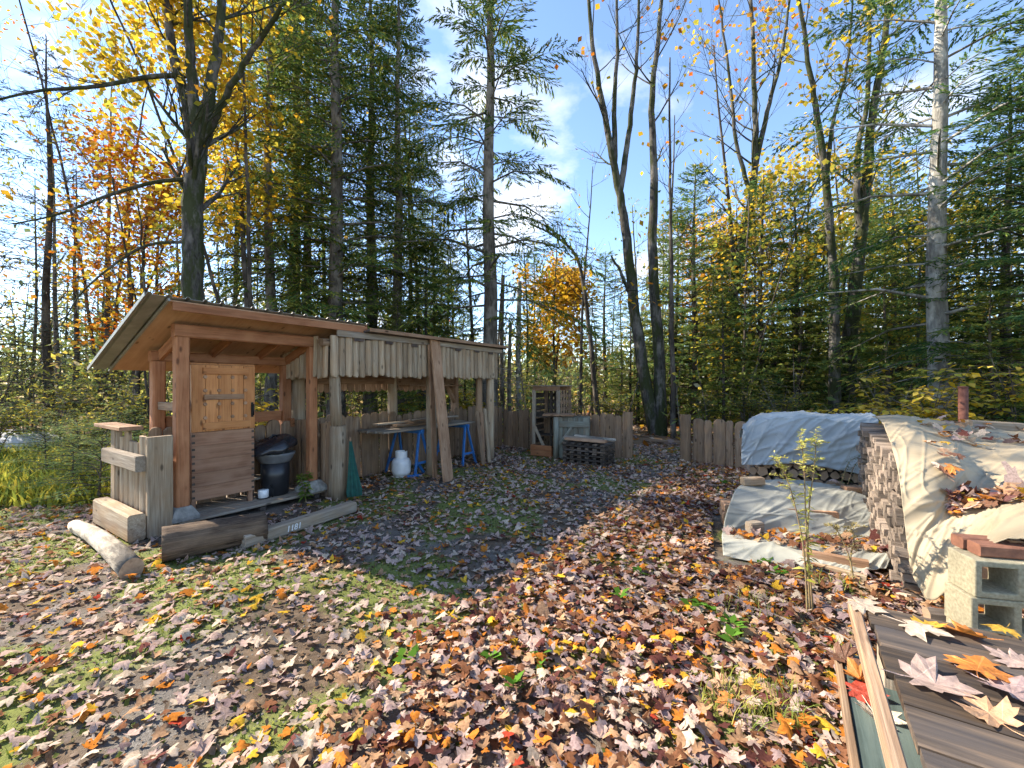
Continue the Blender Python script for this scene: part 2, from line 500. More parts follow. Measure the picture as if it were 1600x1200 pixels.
PAL = {"pale pinkish": (.50, .36, .30), "beige": (.55, .44, .33), "tan": (.42, .25, .14), "greyish mauve": (.28, .20, .19),
       "brown": (.21, .095, .05), "dark maroon": (.13, .05, .042), "orange": (.56, .20, .035), "golden yellow": (.64, .38, .04), "red": (.38, .055, .03)}
PN = list(PAL); PC = np.array([PAL[k] for k in PN])
W_OPEN = np.array([.36, .24, .13, .05, .07, .02, .07, .05, .008]); W_OPEN /= W_OPEN.sum()
W_HEAP = np.array([.17, .10, .17, .14, .20, .10, .08, .035, .006]); W_HEAP /= W_HEAP.sum()

def scatter_leaves(P, scale, cols, tmpl, tilt, r):
    """P (n,3) positions -> V, F, C joined"""
    n = len(P)
    yaw = r.uniform(0, 2 * np.pi, n); ta = r.normal(0, tilt, n); tb = r.normal(0, tilt, n)
    flip = np.where(r.random(n) < .5, 1.0, -1.0)
    cy, sy = np.cos(yaw), np.sin(yaw)
    outV, outF, outC = [], [], []
    which = r.integers(0, len(tmpl), n)
    base = 0
    for k, (TV, TF) in enumerate(tmpl):
        I = np.where(which == k)[0]
        if len(I) == 0: continue
        T = TV[None] * scale[I][:, None, None]
        T = T * np.stack([np.ones(len(I)), np.ones(len(I)), flip[I]], -1)[:, None, :]
        x, y, z = T[..., 0], T[..., 1], T[..., 2]
        z = z + x * np.tan(np.clip(ta[I], -1.1, 1.1))[:, None] + y * np.tan(np.clip(tb[I], -1.1, 1.1))[:, None]
        X = x * cy[I][:, None] - y * sy[I][:, None]; Y = x * sy[I][:, None] + y * cy[I][:, None]
        zmin = z.min(1, keepdims=True)
        Vv = np.stack([X + P[I, 0:1], Y + P[I, 1:2], z - zmin * .85 + P[I, 2:3]], -1)
        outV.append(Vv.reshape(-1, 3))
        nv = TV.shape[0]
        outF.append((TF[None] + (base + np.arange(len(I)) * nv)[:, None, None]).reshape(-1, 3))
        outC.append(np.repeat(cols[I], nv, 0))
        base += len(I) * nv
    return np.concatenate(outV), np.concatenate(outF), np.concatenate(outC)

# blocked ground: under the shed platform and the wood piles
def blocked(x, y):
    dx, dy = x - S0.x, y - S0.y
    s, t = dx * E1.x + dy * E1.y, dx * E2.x + dy * E2.y
    b = (s > -.15) & (s < 1.75) & (t > -.25) & (t < 1.0)
    m2 = (x / y > .465) & (x / y < .90) & (y > 3.62) & (y < 5.1)
    return b | m2

LEAF_LO = [leaf_template(HALF_LO, c_, 40 + i, f_) for i, (c_, f_) in enumerate([(.15, 0), (.3, .1), (.5, 0), (-.3, .15), (.4, .25), (.8, .05)])]  # low-detail leaf shapes used for all scattered litter
yard = []
def gen(n, x0, x1, y0, y1, keep):
    x = rng.uniform(x0, x1, n); y = rng.uniform(y0, y1, n)
    k = (np.abs(x) < 1.28 * y + .8) & ~blocked(x, y)
    x, y = x[k], y[k]
    k = rng.random(len(x)) < keep(x, y)
    return x[k], y[k]
def patchy(x, y):
    return .5 + .28 * np.sin(1.9 * x + 1.3 * y) * np.sin(1.1 * y - .8 * x + 1) + .22 * np.sin(4.3 * x - 3.1 * y + .5)
xo, yo = gen(60000, -10, 6, 1.5, 11, lambda x, y: np.where(x < heap_edge(y), np.clip(.30 + .5 * patchy(x, y), .12, .95) * .95, .3))
xh, yh = gen(52000, -1.2, 6, 1.4, 11.5, lambda x, y: np.clip((x - heap_edge(y) + .25) / .5, 0, 1) * np.where(y > 6, .5, 1))
xf, yf = gen(15000, -26, 26, 10.5, 26, lambda x, y: np.full(len(x), .8))
PX = np.concatenate([xo, xh]); PY = np.concatenate([yo, yh])
heapz = np.concatenate([rng.uniform(.002, .012, len(xo)), rng.uniform(.004, .055, len(xh))])
cols = np.concatenate([PC[rng.choice(len(PC), len(xo), p=W_OPEN)], PC[rng.choice(len(PC), len(xh), p=W_HEAP)]])
size = np.clip(rng.normal(.053, .013, len(PX)), .028, .085)
order = np.argsort(PY * 1.0 - heapz * 8)             # nearest first; those become objects of their own
P = np.stack([PX, PY, gz(PX, PY) + heapz], -1)
infr = (PY > 2.0) & (np.abs(PX) < 1.15 * PY) & ((heapz > .03) | (PX < heap_edge(PY)))
near = [i for i in order if infr[i]][:165]
far_mask = np.ones(len(PX), bool); far_mask[near] = False
cols = cols * rng.uniform(.75, 1.2, (len(cols), 1))
Vl, Fl, Cl = scatter_leaves(P[far_mask], size[far_mask], cols[far_mask], LEAF_LO, .20, rng)
tag(obj("leaf_litter", mesh_np("leaf_litter", Vl, Fl, M_leaf, False, Cl)), "fallen maple leaves in pink, brown and orange covering the yard", "leaf litter", kind="stuff")
Pf = np.stack([xf, yf, gz(xf, yf) + rng.uniform(0, .03, len(xf))], -1)
simple = (np.array([(0, .5, 0), (.5, .05, .1), (.1, -.5, 0), (-.5, 0, .12)]), np.array([(0, 3, 1), (3, 2, 1)]))
Vl, Fl, Cl = scatter_leaves(Pf, rng.uniform(.10, .22, len(xf)), PC[rng.choice(len(PC), len(xf), p=W_OPEN)] * rng.uniform(.6, 1.0, (len(xf), 1)), [simple], .3, rng)
tag(obj("forest_litter", mesh_np("forest_litter", Vl, Fl, M_leaf, False, Cl)), "brown fallen leaves covering the forest floor beyond the fence", "leaf litter", kind="stuff")

xd, yd = gen(52000, -9, 5, 1.4, 9, lambda x, y: np.clip(3.2 / y, .1, 1))
Pd = np.stack([xd, yd, gz(xd, yd) + rng.uniform(.001, .006, len(xd))], -1)
Vl, Fl, Cl = scatter_leaves(Pd, rng.uniform(.010, .034, len(xd)), np.array([(.20, .13, .08), (.30, .22, .15), (.11, .07, .045), (.36, .27, .20), (.10, .12, .035)])[rng.integers(0, 5, len(xd))] * rng.uniform(.6, 1.2, (len(xd), 1)), [simple], .35, rng)
tag(obj("leaf_crumbs", mesh_np("leaf_crumbs", Vl, Fl, M_leaf, False, Cl)), "crumbled leaf bits and twigs scattered over the gravel", "leaf litter", kind="stuff")

def leaf_mat(cname):
    c0 = PAL[cname]
    m, nt, bs, out = new_mat("leaf_" + cname.replace(" ", "_"))
    v = coords(nt, (1, 1, 1), "Object")
    f = noise(nt, v, 3.5, 6, .65)
    c = ramp(nt, f, [(.33, tuple(x * .62 for x in c0)), (.62, tuple(min(1, x * 1.15) for x in c0))])
    tcn = nt.nodes.new("ShaderNodeTexCoord")
    sp = nt.nodes.new("ShaderNodeSeparateXYZ"); nt.links.new(tcn.outputs["Object"], sp.inputs[0])
    def mth(op, a, b=None):
        n = nt.nodes.new("ShaderNodeMath"); n.operation = op
        for i, q in enumerate((a, b)):
            if q is None: continue
            if isinstance(q, (int, float)): n.inputs[i].default_value = q
            else: nt.links.new(q, n.inputs[i])
        return n.outputs[0]
    ang = mth('ARCTAN2', sp.outputs[0], mth('ADD', sp.outputs[1], .33))
    k = mth('ABSOLUTE', mth('SINE', mth('MULTIPLY', ang, 4.2)))
    rib = mth('LESS_THAN', k, .11)
    c = mixc(nt, mth('MULTIPLY', rib, .45), c, tuple(min(1, x * 1.5 + .05) for x in c0))
    c = scale_col(nt, c, rand_val(nt, .75, 1.2))
    nt.links.new(c, bs.inputs["Base Color"]); bs.inputs["Roughness"].default_value = .6
    tr = nt.nodes.new("ShaderNodeBsdfTranslucent"); nt.links.new(c, tr.inputs[0])
    mx = nt.nodes.new("ShaderNodeMixShader"); mx.inputs[0].default_value = .25
    nt.links.new(bs.outputs[0], mx.inputs[1]); nt.links.new(tr.outputs[0], mx.inputs[2]); nt.links.new(mx.outputs[0], out.inputs[0])
    bump(nt, bs, f, .3, .05)
    return m
LEAF_M = {k: leaf_mat(k) for k in PN}
LEAF_T = [leaf_template(HALF_HI, c_, 80 + i, f_) for i, (c_, f_) in enumerate([(.10, 0), (.22, .08), (.42, 0), (-.25, .15), (.3, .25), (.65, .05)])]
LEAF_ME = {}
def leaf_mesh(k, cname):
    if (k, cname) not in LEAF_ME:
        TV, TF = LEAF_T[k]
        V = [Vector(p) for p in TV]; F = [tuple(int(q) for q in f) for f in TF]
        st = [Vector((0, -.33, TV[1][2])), Vector((.03, -.55, .03)), Vector((.10, -.85, .10))]
        tube_VF(st, [.014, .012, .010], 3, V, F)
        LEAF_ME[(k, cname)] = mesh_py("maple_leaf", V, F, LEAF_M[cname])
    return LEAF_ME[(k, cname)]
def put_leaf(p, s, cname, label, group, normal=UP, k=None, yaw=None, tilt=.17, name="fallen_leaf", flip=None):
    k = rnd.randrange(len(LEAF_T)) if k is None else k
    yaw = U(0, 6.283) if yaw is None else yaw
    fl = rnd.random() < .5 if flip is None else flip
    R = Vector(normal).normalized().to_track_quat('Z', 'Y').to_matrix().to_4x4() @ Matrix.Rotation(yaw, 4, 'Z') @ Matrix.Rotation(rnd.gauss(0, tilt), 4, 'X') @ Matrix.Rotation(rnd.gauss(0, tilt), 4, 'Y')
    if fl: R = R @ Matrix.Rotation(math.pi, 4, 'Y')
    zmin = min((R.to_3x3() @ Vector(q)).dot(Vector(normal)) for q in LEAF_T[k][0]) * s
    M = Matrix.Translation(Vector(p) - Vector(normal) * zmin * .9) @ R @ Matrix.Scale(s, 4)
    o = obj(name, leaf_mesh(k, cname), None, M)
    return tag(o, label, "leaf", group)
for i in near:
    c0 = cols[i] / np.linalg.norm(cols[i])
    j = int(np.argmin([np.linalg.norm(c0 - PC[q] / np.linalg.norm(PC[q])) + .15 * abs(np.linalg.norm(cols[i]) - np.linalg.norm(PC[q])) for q in range(len(PC))]))
    inheap = PX[i] > heap_edge(PY[i])
    where = "in the deep leaf drift" if inheap else "on the mossy gravel yard"
    put_leaf(P[i], float(size[i]) * 1.05, PN[j], f"{PN[j]} maple leaf lying {where}", f"{PN[j]} leaves {where}")

# ------------------------------------------------------------------ grass, moss, gravel stones
def blades(xs, ys, zs, h, w, cols, r, lean=.5):
    n = len(xs)
    a = r.uniform(0, 2 * np.pi, n); l = r.uniform(.1, lean, n) * h
    dx, dy = np.cos(a), np.sin(a)
    b = np.stack([xs, ys, zs], -1)
    side = np.stack([-dy, dx, np.zeros(n)], -1) * (w / 2)[:, None]
    midp = b + np.stack([dx * l * .35, dy * l * .35, h * .6], -1)
    tip = b + np.stack([dx * l, dy * l, h], -1)
    V = np.stack([b - side, b + side, midp + side * .8, tip, midp - side * .8], 1).reshape(-1, 3)
    o = np.arange(n)[:, None] * 5
    F = np.concatenate([o + np.array([[0, 1, 2]]), o + np.array([[0, 2, 4]]), o + np.array([[4, 2, 3]])], 0)
    return V, F, np.repeat(cols, 5, 0)
xg, yg = gen(170000, -11, 6, 1.5, 11, lambda x, y: (.06 + .94 * mossf(x, y)) * np.where(x < heap_edge(y) - .1, 1, .05) * np.clip(2.2 / np.maximum(y, 1) + .25, 0, 1))
hg = rng.uniform(.006, .028, len(xg)) * (1 + 1.2 * (rng.random(len(xg)) < .08))
g_c = np.array([(.16, .22, .035), (.27, .29, .06), (.10, .15, .035)])[rng.integers(0, 3, len(xg))]
Vb, Fb, Cb = blades(xg, yg, gz(xg, yg), hg, rng.uniform(.003, .009, len(xg)), g_c, rng, .9)
tag(obj("grass", mesh_np("grass", Vb, Fb, M_grass, False, Cb)), "short moss and grass tufts between the leaves", "grass", kind="stuff")
xs_, ys_ = gen(36000, -8, 3, 1.6, 8, lambda x, y: np.where(x < heap_edge(y), .55, 0) * np.clip(1.6 - y / 6, .1, 1))
ns_ = len(xs_)
oc = np.array([(1, 0, 0), (-.5, .87, 0), (-.5, -.87, 0), (0.1, .05, .75)])
sz = rng.uniform(.003, .011, ns_)
yw = rng.uniform(0, 6.28, ns_)
ox = oc[None, :, 0] * np.cos(yw)[:, None] - oc[None, :, 1] * np.sin(yw)[:, None]; oy = oc[None, :, 0] * np.sin(yw)[:, None] + oc[None, :, 1] * np.cos(yw)[:, None]
Vs = np.stack([xs_[:, None] + ox * sz[:, None], ys_[:, None] + oy * sz[:, None], gz(xs_, ys_)[:, None] + oc[None, :, 2] * sz[:, None]], -1).reshape(-1, 3)
o4 = np.arange(ns_)[:, None] * 4
Fs = np.concatenate([o4 + np.array([[0, 1, 3]]), o4 + np.array([[1, 2, 3]]), o4 + np.array([[2, 0, 3]])], 0)
Cs = np.repeat(rng.uniform(.05, .22, ns_)[:, None] * np.array([[1, .90, .76]]), 4, 0)
m, nt, bs, _ = new_mat("gravel_stone")
a_ = nt.nodes.new("ShaderNodeAttribute"); a_.attribute_name = "Col"; nt.links.new(a_.outputs["Color"], bs.inputs["Base Color"]); bs.inputs["Roughness"].default_value = .9
tag(obj("gravel", mesh_np("gravel", Vs, Fs, m, False, Cs)), "loose dark grey gravel showing between the leaves", "gravel", kind="stuff")

# ------------------------------------------------------------------ smoke-house shelter
shed = thing("smokehouse_shelter", S(.75, .3, 0), "open cedar post shelter with slanted metal roof over the smoke cabinet", "shelter")
PW = .125
front, side = -E2, -E1
def post(name, p, z0, z1, w, mat, parent, face=None):
    return board(name, p + UP * z0, p + UP * z1, w, w, face or front, mat, parent, jit=.006, n=3)
post("post", S(0, 0), .235, 2.048, PW, M_cedar, shed)
post("post", S(1.487, 0), .235, 2.048, PW * .92, M_cedar, shed)
post("post", S(0, .66), .10, 1.81, PW, M_cedar, shed)
post("post", S(1.487, .66), .10, 1.81, PW, M_cedar, shed)
board("beam", S(-.075, -.003, 2.118), S(1.565, -.003, 2.118), .14, .115, front, M_cedar, shed, jit=.006)
board("beam", S(-.075, .66, 1.87), S(1.565, .66, 1.87), .115, .10, front, M_cedar, shed, jit=.006)
board("side_beam", S(.01, .063, 2.08), S(.01, .605, 1.88), .12, .045, side, M_cedar, shed, jit=.006)
board("side_beam", S(1.48, .063, 2.08), S(1.48, .605, 1.88), .12, .045, side, M_cedar, shed, jit=.006)
# lower rails between the posts
board("rail", S(.063, .66, 1.10), S(1.42, .66, 1.10), .14, .04, front, M_cedar, shed, jit=.006)
board("rail", S(-.0, .066, 1.30), S(-.0, .595, 1.30), .09, .04, side, M_fence, shed)
board("rail", S(1.51, .50, 1.00), S(1.51, .86, 1.00), .12, .05, side, M_cedar, shed, jit=.006)
# roof: plane through a front edge (t=-.4) and a back edge (t=2.04)
TF, TB, ZF, ZB = -.4, 1.35, 2.42, 1.78
def roofz(t): return ZF + (ZB - ZF) * (t - TF) / (TB - TF)
def rp(s, t, dz=0.0): return S(s, t, roofz(t) + dz)
SL, SR, SM = -.233, 2.045, -.43
rn = (rp(0, 1) - rp(0, 0)).cross(rp(1, 0) - rp(0, 0)).normalized()
if rn.z < 0: rn = -rn
roof = board("roof_deck", rp((SL + SR) / 2, TF, -.055), rp((SL + SR) / 2, TB, -.055), SR - SL, .014, rn, M_ply, shed, jit=0, n=2)
n_rib = 17
prof = []
for i in range(n_rib):
    s0 = SM + .03 + (SR - SM) * i / (n_rib - 1); 
    prof += [(s0 - .025, 0), (s0 - .012, .022), (s0 + .012, .022), (s0 + .025, 0)]
V, F = [], []
for t in (TF - .03, TB + .05):
    for s_, h in prof: V.append(rp(s_, t, -.034 + h))
npf = len(prof)
for i in range(npf - 1): F.append((i, i + 1, npf + i + 1, npf + i))
o_r = S(.9, .8, 2.1)
rs = obj("metal_sheet", mesh_py("metal_sheet", [p - o_r for p in V], F, M_roof), roof, Matrix.Translation(o_r))
md = rs.modifiers.new("thickness", 'SOLIDIFY'); md.thickness = .004
board("front_fascia", rp(SL + .02, TF - .008, -.11), rp(SR, TF - .008, -.11), .085, .03, front, M_cedar, roof, jit=.006)
# wide metal trim along the left slope, a face hanging below the sheet and a lip on top
board("rake_trim", rp(SM - .002, TF - .025, -.036), rp(SM - .002, TB + .045, -.036), .04, .008, side, M_roof, roof, jit=0, n=2)
board("rake_trim", rp(SL - .012, TF - .02, -.058), rp(SL - .012, TB + .03, -.058), .03, .02, side, M_roof, roof, jit=0, n=2)
board("rake_trim", rp(SR + .01, TF - .02, -.07), rp(SR + .01, TB + .04, -.07), .085, .02, side, M_cedar, roof, jit=0, n=2)
for s_ in (.55, 1.12):
    board("rafter", rp(s_, .09, -.115), rp(s_, TB - .05, -.115), .10, .04, E1, M_cedar, roof, jit=.006)

# low platform of grey planks behind a squared edge timber
plat = thing("plank_platform", S(.75, .3, 0), "low grey plank platform under the smoke cabinet", "platform")
for i in range(7):
    t = -.045 + i * .135
    board("plank", S(-.05, t, .085), S(1.66, t, .085), .125, .03, UP, M_grey, plat, jit=.01)
for s_ in (.1, .8, 1.5): board("joist", S(s_, -.10, .034), S(s_, .82, .034), .066, .05, UP, M_dark, plat)
et = thing("edge_timber", gp(465, 825), "squared grey timber edging the platform with faded white lettering", "timber")
ta, tb = gp(372, 852, .06) + Vector((-.02, .09, 0)), gp(547, 795, .06) + Vector((0, .10, 0))
board("beam", ta, tb, .125, .12, front, M_grey, et, jit=.015, n=6)
tdir = (tb - ta).normalized(); tn = Vector((tdir.y, -tdir.x, 0)); 
if tn.dot(Vector((0, -1, 0))) < 0: tn = -tn
wr_o = ta + (tb - ta) * .37 + tn * .0665 + UP * -.0
cu = bpy.data.curves.new("painted_mark", 'FONT'); cu.body = "1181"; cu.size = .085; cu.extrude = .0008; cu.offset = .0012; cu.shear = .15
cu.align_x = 'CENTER'; cu.align_y = 'CENTER'; cu.materials.append(M_white)
to = bpy.data.objects.new("painted_mark", cu)
Rm = Matrix((tdir, UP, tn)).transposed().to_4x4(); Rm.translation = wr_o
dg = bpy.context.evaluated_depsgraph_get()
COL.objects.link(to); dg.update()
me_t = bpy.data.meshes.new_from_object(to.evaluated_get(dg)); COL.objects.unlink(to); bpy.data.objects.remove(to)
obj("painted_mark", me_t, et, Rm)

# concrete deck blocks
def deck_block(p, label, rot, z0, w=.13, wt=.075, h=.145):
    V = []; a = w; b = wt
    rings = [[(-a, -a, 0), (a, -a, 0), (a, a, 0), (-a, a, 0)], [(-a, -a, .05), (a, -a, .05), (a, a, .05), (-a, a, .05)], [(-b, -b, h), (b, -b, h), (b, b, h), (-b, b, h)]]
    V, F = loft([[(x + U(-.004, .004), y + U(-.004, .004), z) for x, y, z in r] for r in rings])
    M = Matrix.Translation(Vector(p) + UP * z0) @ Matrix.Rotation(rot, 4, 'Z')
    o = obj("deck_block", mesh_py("deck_block", V, F, M_concrete), None, M)
    md = o.modifiers.new("bevel", 'BEVEL'); md.width = .008; md.segments = 2
    return tag(o, label, "concrete block", "concrete blocks carrying the shelter posts")
EA = math.atan2(E1.y, E1.x)
deck_block(S(0, 0), "concrete pier block under the shelter post by the big log", EA, .101)
deck_block(S(1.487, 0), "concrete pier block under the shelter post by the round log post", EA + .08, .101, .15, .085)

# logs lying in front
M_log = wood('log_dark', (.022, .015, .011), (.10, .066, .044), (.27, .19, .13), .95, 1.9, False, stain=(.20, .14, .09), bmp=1.0)
big_log = thing("weathered_log", (-2.8, 4.0, 0), "thick dark weathered log lying at the platform corner", "log")
log("trunk", Vector((-3.08, 3.77, .135)), Vector((-2.46, 4.28, .135)), .145, .13, M_log, big_log, 36, 22, .05, 0, None, .05)
bl = gp(118, 822, .06); br = gp(206, 890, .06)
birch = tag(log("birch_log", bl, br, .065, .085, M_birch, None, 16, 14, .06, .05, M_logend, .03), "pale birch log lying on the ground beside the short palisade", "log")

# short palisade on the shelter's left side
pal = thing("palisade_panel", S(-.2, .55, 0), "short palisade of weathered planks with rails beside the shelter post", "palisade")
pa = lambda t, z, off=0.0: S(-.30 + off, t, z)
ts = [.10, .24, .40, .55, .70, .85]
for i, t in enumerate(ts):
    board("board", pa(t, .02), pa(t, U(.93, 1.04)), U(.12, .15), .045, side, M_slab, pal, 'flat', 'slab', .04)
board("corner_board", S(-.22, -.10, .02), S(-.22, -.10, 1.02), .21, .06, front, M_slab, pal, 'flat', 'rect', .03)
board("rail", pa(-.09, .76, -.065), pa(.98, .76, -.065), .155, .09, side, M_grey, pal, jit=.02)
board("rail", pa(-.10, .14, -.10), pa(1.02, .14, -.10), .27, .14, side, M_slab, pal, jit=.02)
board("cap_plank", pa(.42, 1.075), pa(1.30, 1.075), .20, .04, UP, M_brownwood, pal, jit=.02)
board("cap_support", pa(.94, .03), pa(.94, 1.05), .13, .05, side, M_slab, pal)
tag(board("timber_block", S(-.17, .22, .10), S(-.17, .55, .10), .15, .12, UP, M_dark, None), "dark squared timber offcut lying behind the palisade", "timber")

# smoke cabinet
cab = thing("smoke_cabinet", S(.45, .38, .1), "tall cedar smoke cabinet with studded upper door on slatted legs", "cabinet")
cs0, cs1, ct0, ct1 = .135, .80, .13, .60
LZ0, LZ1, UZ1 = .235, 1.005, 1.775
for i in range(5):
    z = LZ0 + (LZ1 - LZ0) * (i + .5) / 5; h = (LZ1 - LZ0) / 5 - .0015
    board("plank", S(cs0 + .002, ct0, z), S(cs1 - .002, ct0, z), h, .026, front, M_box, cab, jit=.004)
    board("plank", S(cs0 + .012, ct0 + .016, z), S(cs0 + .012, ct1, z), h, .026, side, M_box, cab, jit=.004)
    board("plank", S(cs1 - .012, ct0 + .016, z), S(cs1 - .012, ct1, z), h, .026, E1, M_box, cab, jit=.004)
for s_ in (cs0 + .028, cs1 - .028):
    for t in (ct0 + .04, ct1 - .04):
        board("leg", S(s_, t, .101), S(s_, t, LZ1), .05, .05, front, M_box, cab)
for k in range(10):
    for s_ in (cs0 + .018, cs1 - .018):
        z = LZ0 + .04 + k * .077
        p = S(s_, ct0 - .014, z)
        board("joint_pin", p - UP * .012, p + UP * .012, .03, .006, front, M_dark, cab, n=2)
# upper box
board("back_panel", S(cs0 + .05, ct1 - .02, LZ1), S(cs0 + .05, ct1 - .02, UZ1), .09, .02, front, M_door, cab)
for j in range(4):
    t = ct0 + .06 + j * .13
    board("side_panel", S(cs0 + .012, t, LZ1 + .003), S(cs0 + .012, t, UZ1 - .01), .125, .022, side, M_door if j else M_ply, cab, jit=.004)
    board("side_panel", S(cs1 - .012, t, LZ1 + .003), S(cs1 - .012, t, UZ1 - .01), .125, .022, E1, M_door, cab, jit=.004)
board("top_panel", S((cs0 + cs1) / 2, ct0 - .01, UZ1 + .004), S((cs0 + cs1) / 2, ct1 + .01, UZ1 + .004), cs1 - cs0 + .01, .018, UP, M_door, cab, jit=.004)
door = board("door", S(cs0 + .335, ct0 - .008, LZ1 + .004), S(cs0 + .335, ct0 - .008, UZ1 - .008), .67, .02, front, M_door, cab, jit=.0)
for j in range(5):
    s_ = cs0 + .065 + j * .133
    board("door_board", S(s_, ct0 - .024, LZ1 + .006), S(s_, ct0 - .024, UZ1 - .012), .129, .014, front, M_door, door, jit=.004)
for z, a, b, w in ((UZ1 - .075, .10, .58, .075), (1.40, .11, .53, .06), (LZ1 + .065, .10, .60, .08)):
    board("batten", S(cs0 + a, ct0 - .042, z), S(cs0 + b, ct0 - .042, z), w, .022, front, M_brownwood if w == .06 else M_door, door, jit=.006)
for r_ in range(4):
    for c_ in range(4):
        p = S(cs0 + .125 + c_ * .142, ct0 - .031, UZ1 - .145 - r_ * .155)
        rings = [[(q * .021 * math.cos(a), q * .021 * math.sin(a), z) for a in [i * .6283 for i in range(10)]] for q, z in ((1, 0), (1, .008), (.8, .013))]
        V, F = loft(rings)
        obj("wooden_plug", mesh_py("wooden_plug", V, F, M_brownwood), door, frame(p, p + front, UP))
hp = S(cs1 - .035, ct0 - .034, 1.17)
tube("handle", [hp + UP * .0, hp + front * .035, hp + front * .035 + UP * .13, hp + UP * .13], .009, M_iron, door, 6)
board("handle_plate", hp - UP * .025, hp + UP * .155, .028, .005, front, M_iron, door, n=2)

# bin with black sheet
bn = thing("grill_bin", S(1.16, .16, .1), "black barrel grill with grey flared rim under a black plastic sheet", "grill")
bp = S(1.12, .24, .102)
lathe("body", [(.15, 0), (.165, .02), (.17, .25), (.172, .42)], M_black, bn, bp)
lathe("rim", [(.172, .421), (.19, .44), (.235, .52), (.245, .545), (.225, .55), (.19, .55)], M_greyplastic, bn, bp)
# sheet: puckered lid shape
V, F = [], []
nr, na = 9, 40
for i in range(nr):
    q = i / (nr - 1)
    for j in range(na):
        a = j * 2 * math.pi / na
        r = .285 * math.sin(q * 1.57) * (1 + .12 * math.cos(a - EA - 3.0) + .04 * math.sin(7 * a))
        z = .155 * math.cos(q * 1.57) ** .8 + .012 * math.sin(5 * a + 9 * q) + .03 * math.sin(9 * a) * q ** 2 * .35 + .22 * r * math.cos(a - EA)
        V.append((r * math.cos(a), r * math.sin(a), z))
for i in range(nr - 1):
    for j in range(na):
        k = (j + 1) % na
        F.append((i * na + j, i * na + k, (i + 1) * na + k, (i + 1) * na + j))
sh = obj("cover_sheet", mesh_py("cover_sheet", V, F, M_sheet, True), bn, Matrix.Translation(bp + UP * .60))
md = sh.modifiers.new("thickness", 'SOLIDIFY'); md.thickness = .006
tube("handle", [bp + UP * .70 + E1 * -.10, bp + UP * .78 + E1 * -.03, bp + UP * .76 + E1 * .06, bp + UP * .70 + E1 * .12], .012, M_black, bn, 6)
# small pot and shelf behind
pt = thing("enamel_pot", S(.95, .05, .1), "small white enamel pot with dark wire handle on the platform", "pot")
lathe("body", [(.045, 0), (.06, .01), (.062, .10), (.055, .105)], M_white, pt, S(.93, .16, .102))
tube("handle", [S(.93, .16, .202) + E1 * .062, S(.93, .10, .26) + E1 * .07, S(.93, .06, .20) + E1 * .07, S(.93, .05, .11) + E1 * .06], .006, M_iron, pt, 6)
lathe("base", [(.075, 0), (.075, .008), (.04, .01)], M_iron, pt, S(.93, .16, .1005))
bs_ = thing("small_stool", S(1.02, .45, .1), "low grey plank stool behind the enamel pot", "stool")
board("seat", S(.84, .42, .33), S(1.15, .42, .33), .26, .025, UP, M_grey, bs_)
for s_ in (.88, 1.10):
    for t in (.34, .51): board("leg", S(s_, t, .1), S(s_, t, .316), .035, .035, front, M_dark, bs_)

# ------------------------------------------------------------------ log post gazebo
gz_ = thing("slab_gazebo", G(1.75, .45, 0), "weathered log post lean-to with scalloped slab board skirt", "lean-to")
GD, GL = .95, 3.54
log("post", G(0, 0, -.02), G(0, 0, .98), .125, .105, M_slab, gz_, 10, 6, .05)
log("post", G(-.02, .0, .97), G(-.06, .02, 2.16), .075, .07, M_slab, gz_, 10, 5, .04)
log("post", G(1.80, 0, -.02), G(1.80, 0, 2.16), .09, .08, M_slab, gz_, 10, 6, .05)
log("post", G(3.50, 0, -.02), G(3.50, 0, 2.16), .09, .075, M_slab, gz_, 10, 6, .05)
log("post", G(3.28, .12, -.02), G(3.28, .12, 2.1), .075, .065, M_fence, gz_, 10, 6, .05)
log("post", G(.0, GD, -.02), G(.0, GD, 2.02), .10, .09, M_slab, gz_, 10, 6, .05)
log("post", G(1.78, GD, -.02), G(1.78, GD, 2.02), .095, .08, M_slab, gz_, 10, 6, .05)
log("post", G(3.50, GD, -.02), G(3.50, GD, 2.02), .09, .08, M_brownwood, gz_, 10, 6, .05)
log("brace", G(3.48, GD - .02, 1.15), G(3.05, GD - .02, 1.75), .05, .045, M_brownwood, gz_, 8, 4, .05)
log("beam", G(-.25, 0, 2.10), G(3.75, 0, 2.10), .055, .05, M_fence, gz_, 8, 6, .05)
log("beam", G(-.25, GD, 1.97), G(3.75, GD, 1.97), .055, .05, M_fence, gz_, 8, 6, .05)
s_ = -.17
while s_ < 3.66:
    w = U(.095, .135)
    if s_ + w > 3.72: break
    board("slab_board", G(s_ + w / 2, -.095, U(2.17, 2.235)), G(s_ + w / 2, -.105, U(1.63, 1.67)), w - .006, U(.035, .05), front, M_slab, gz_, 'round', 'slab', .04)
    s_ += w
t_ = -.04
while t_ < GD + .1:
    w = U(.09, .125)
    board("slab_board", G(-.185, t_ + w / 2, U(2.12, 2.2)), G(-.195, t_ + w / 2, U(1.60, 1.66)), w - .006, .04, side, M_slab, gz_, 'round', 'slab', .04)
    t_ += w
s_ = -.17
while s_ < 3.66:
    w = U(.10, .14)
    board("slab_board", G(s_ + w / 2, GD + .08, 2.06), G(s_ + w / 2, GD + .08, U(1.40, 1.44)), w - .006, .035, E2, M_brownwood, gz_, 'round', 'slab', .04)
    s_ += w
board("trim_plank", G(-.10, -.128, 2.225), G(1.75, -.128, 2.235), .085, .022, front, M_grey, gz_, jit=.02)
board("trim_plank", G(1.76, -.129, 2.235), G(3.72, -.129, 2.225), .08, .022, front, M_grey, gz_, jit=.02)
board("shelf", G(1.9, GD - .17, 1.52), G(3.4, GD - .17, 1.52), .28, .03, UP, M_brownwood, gz_)
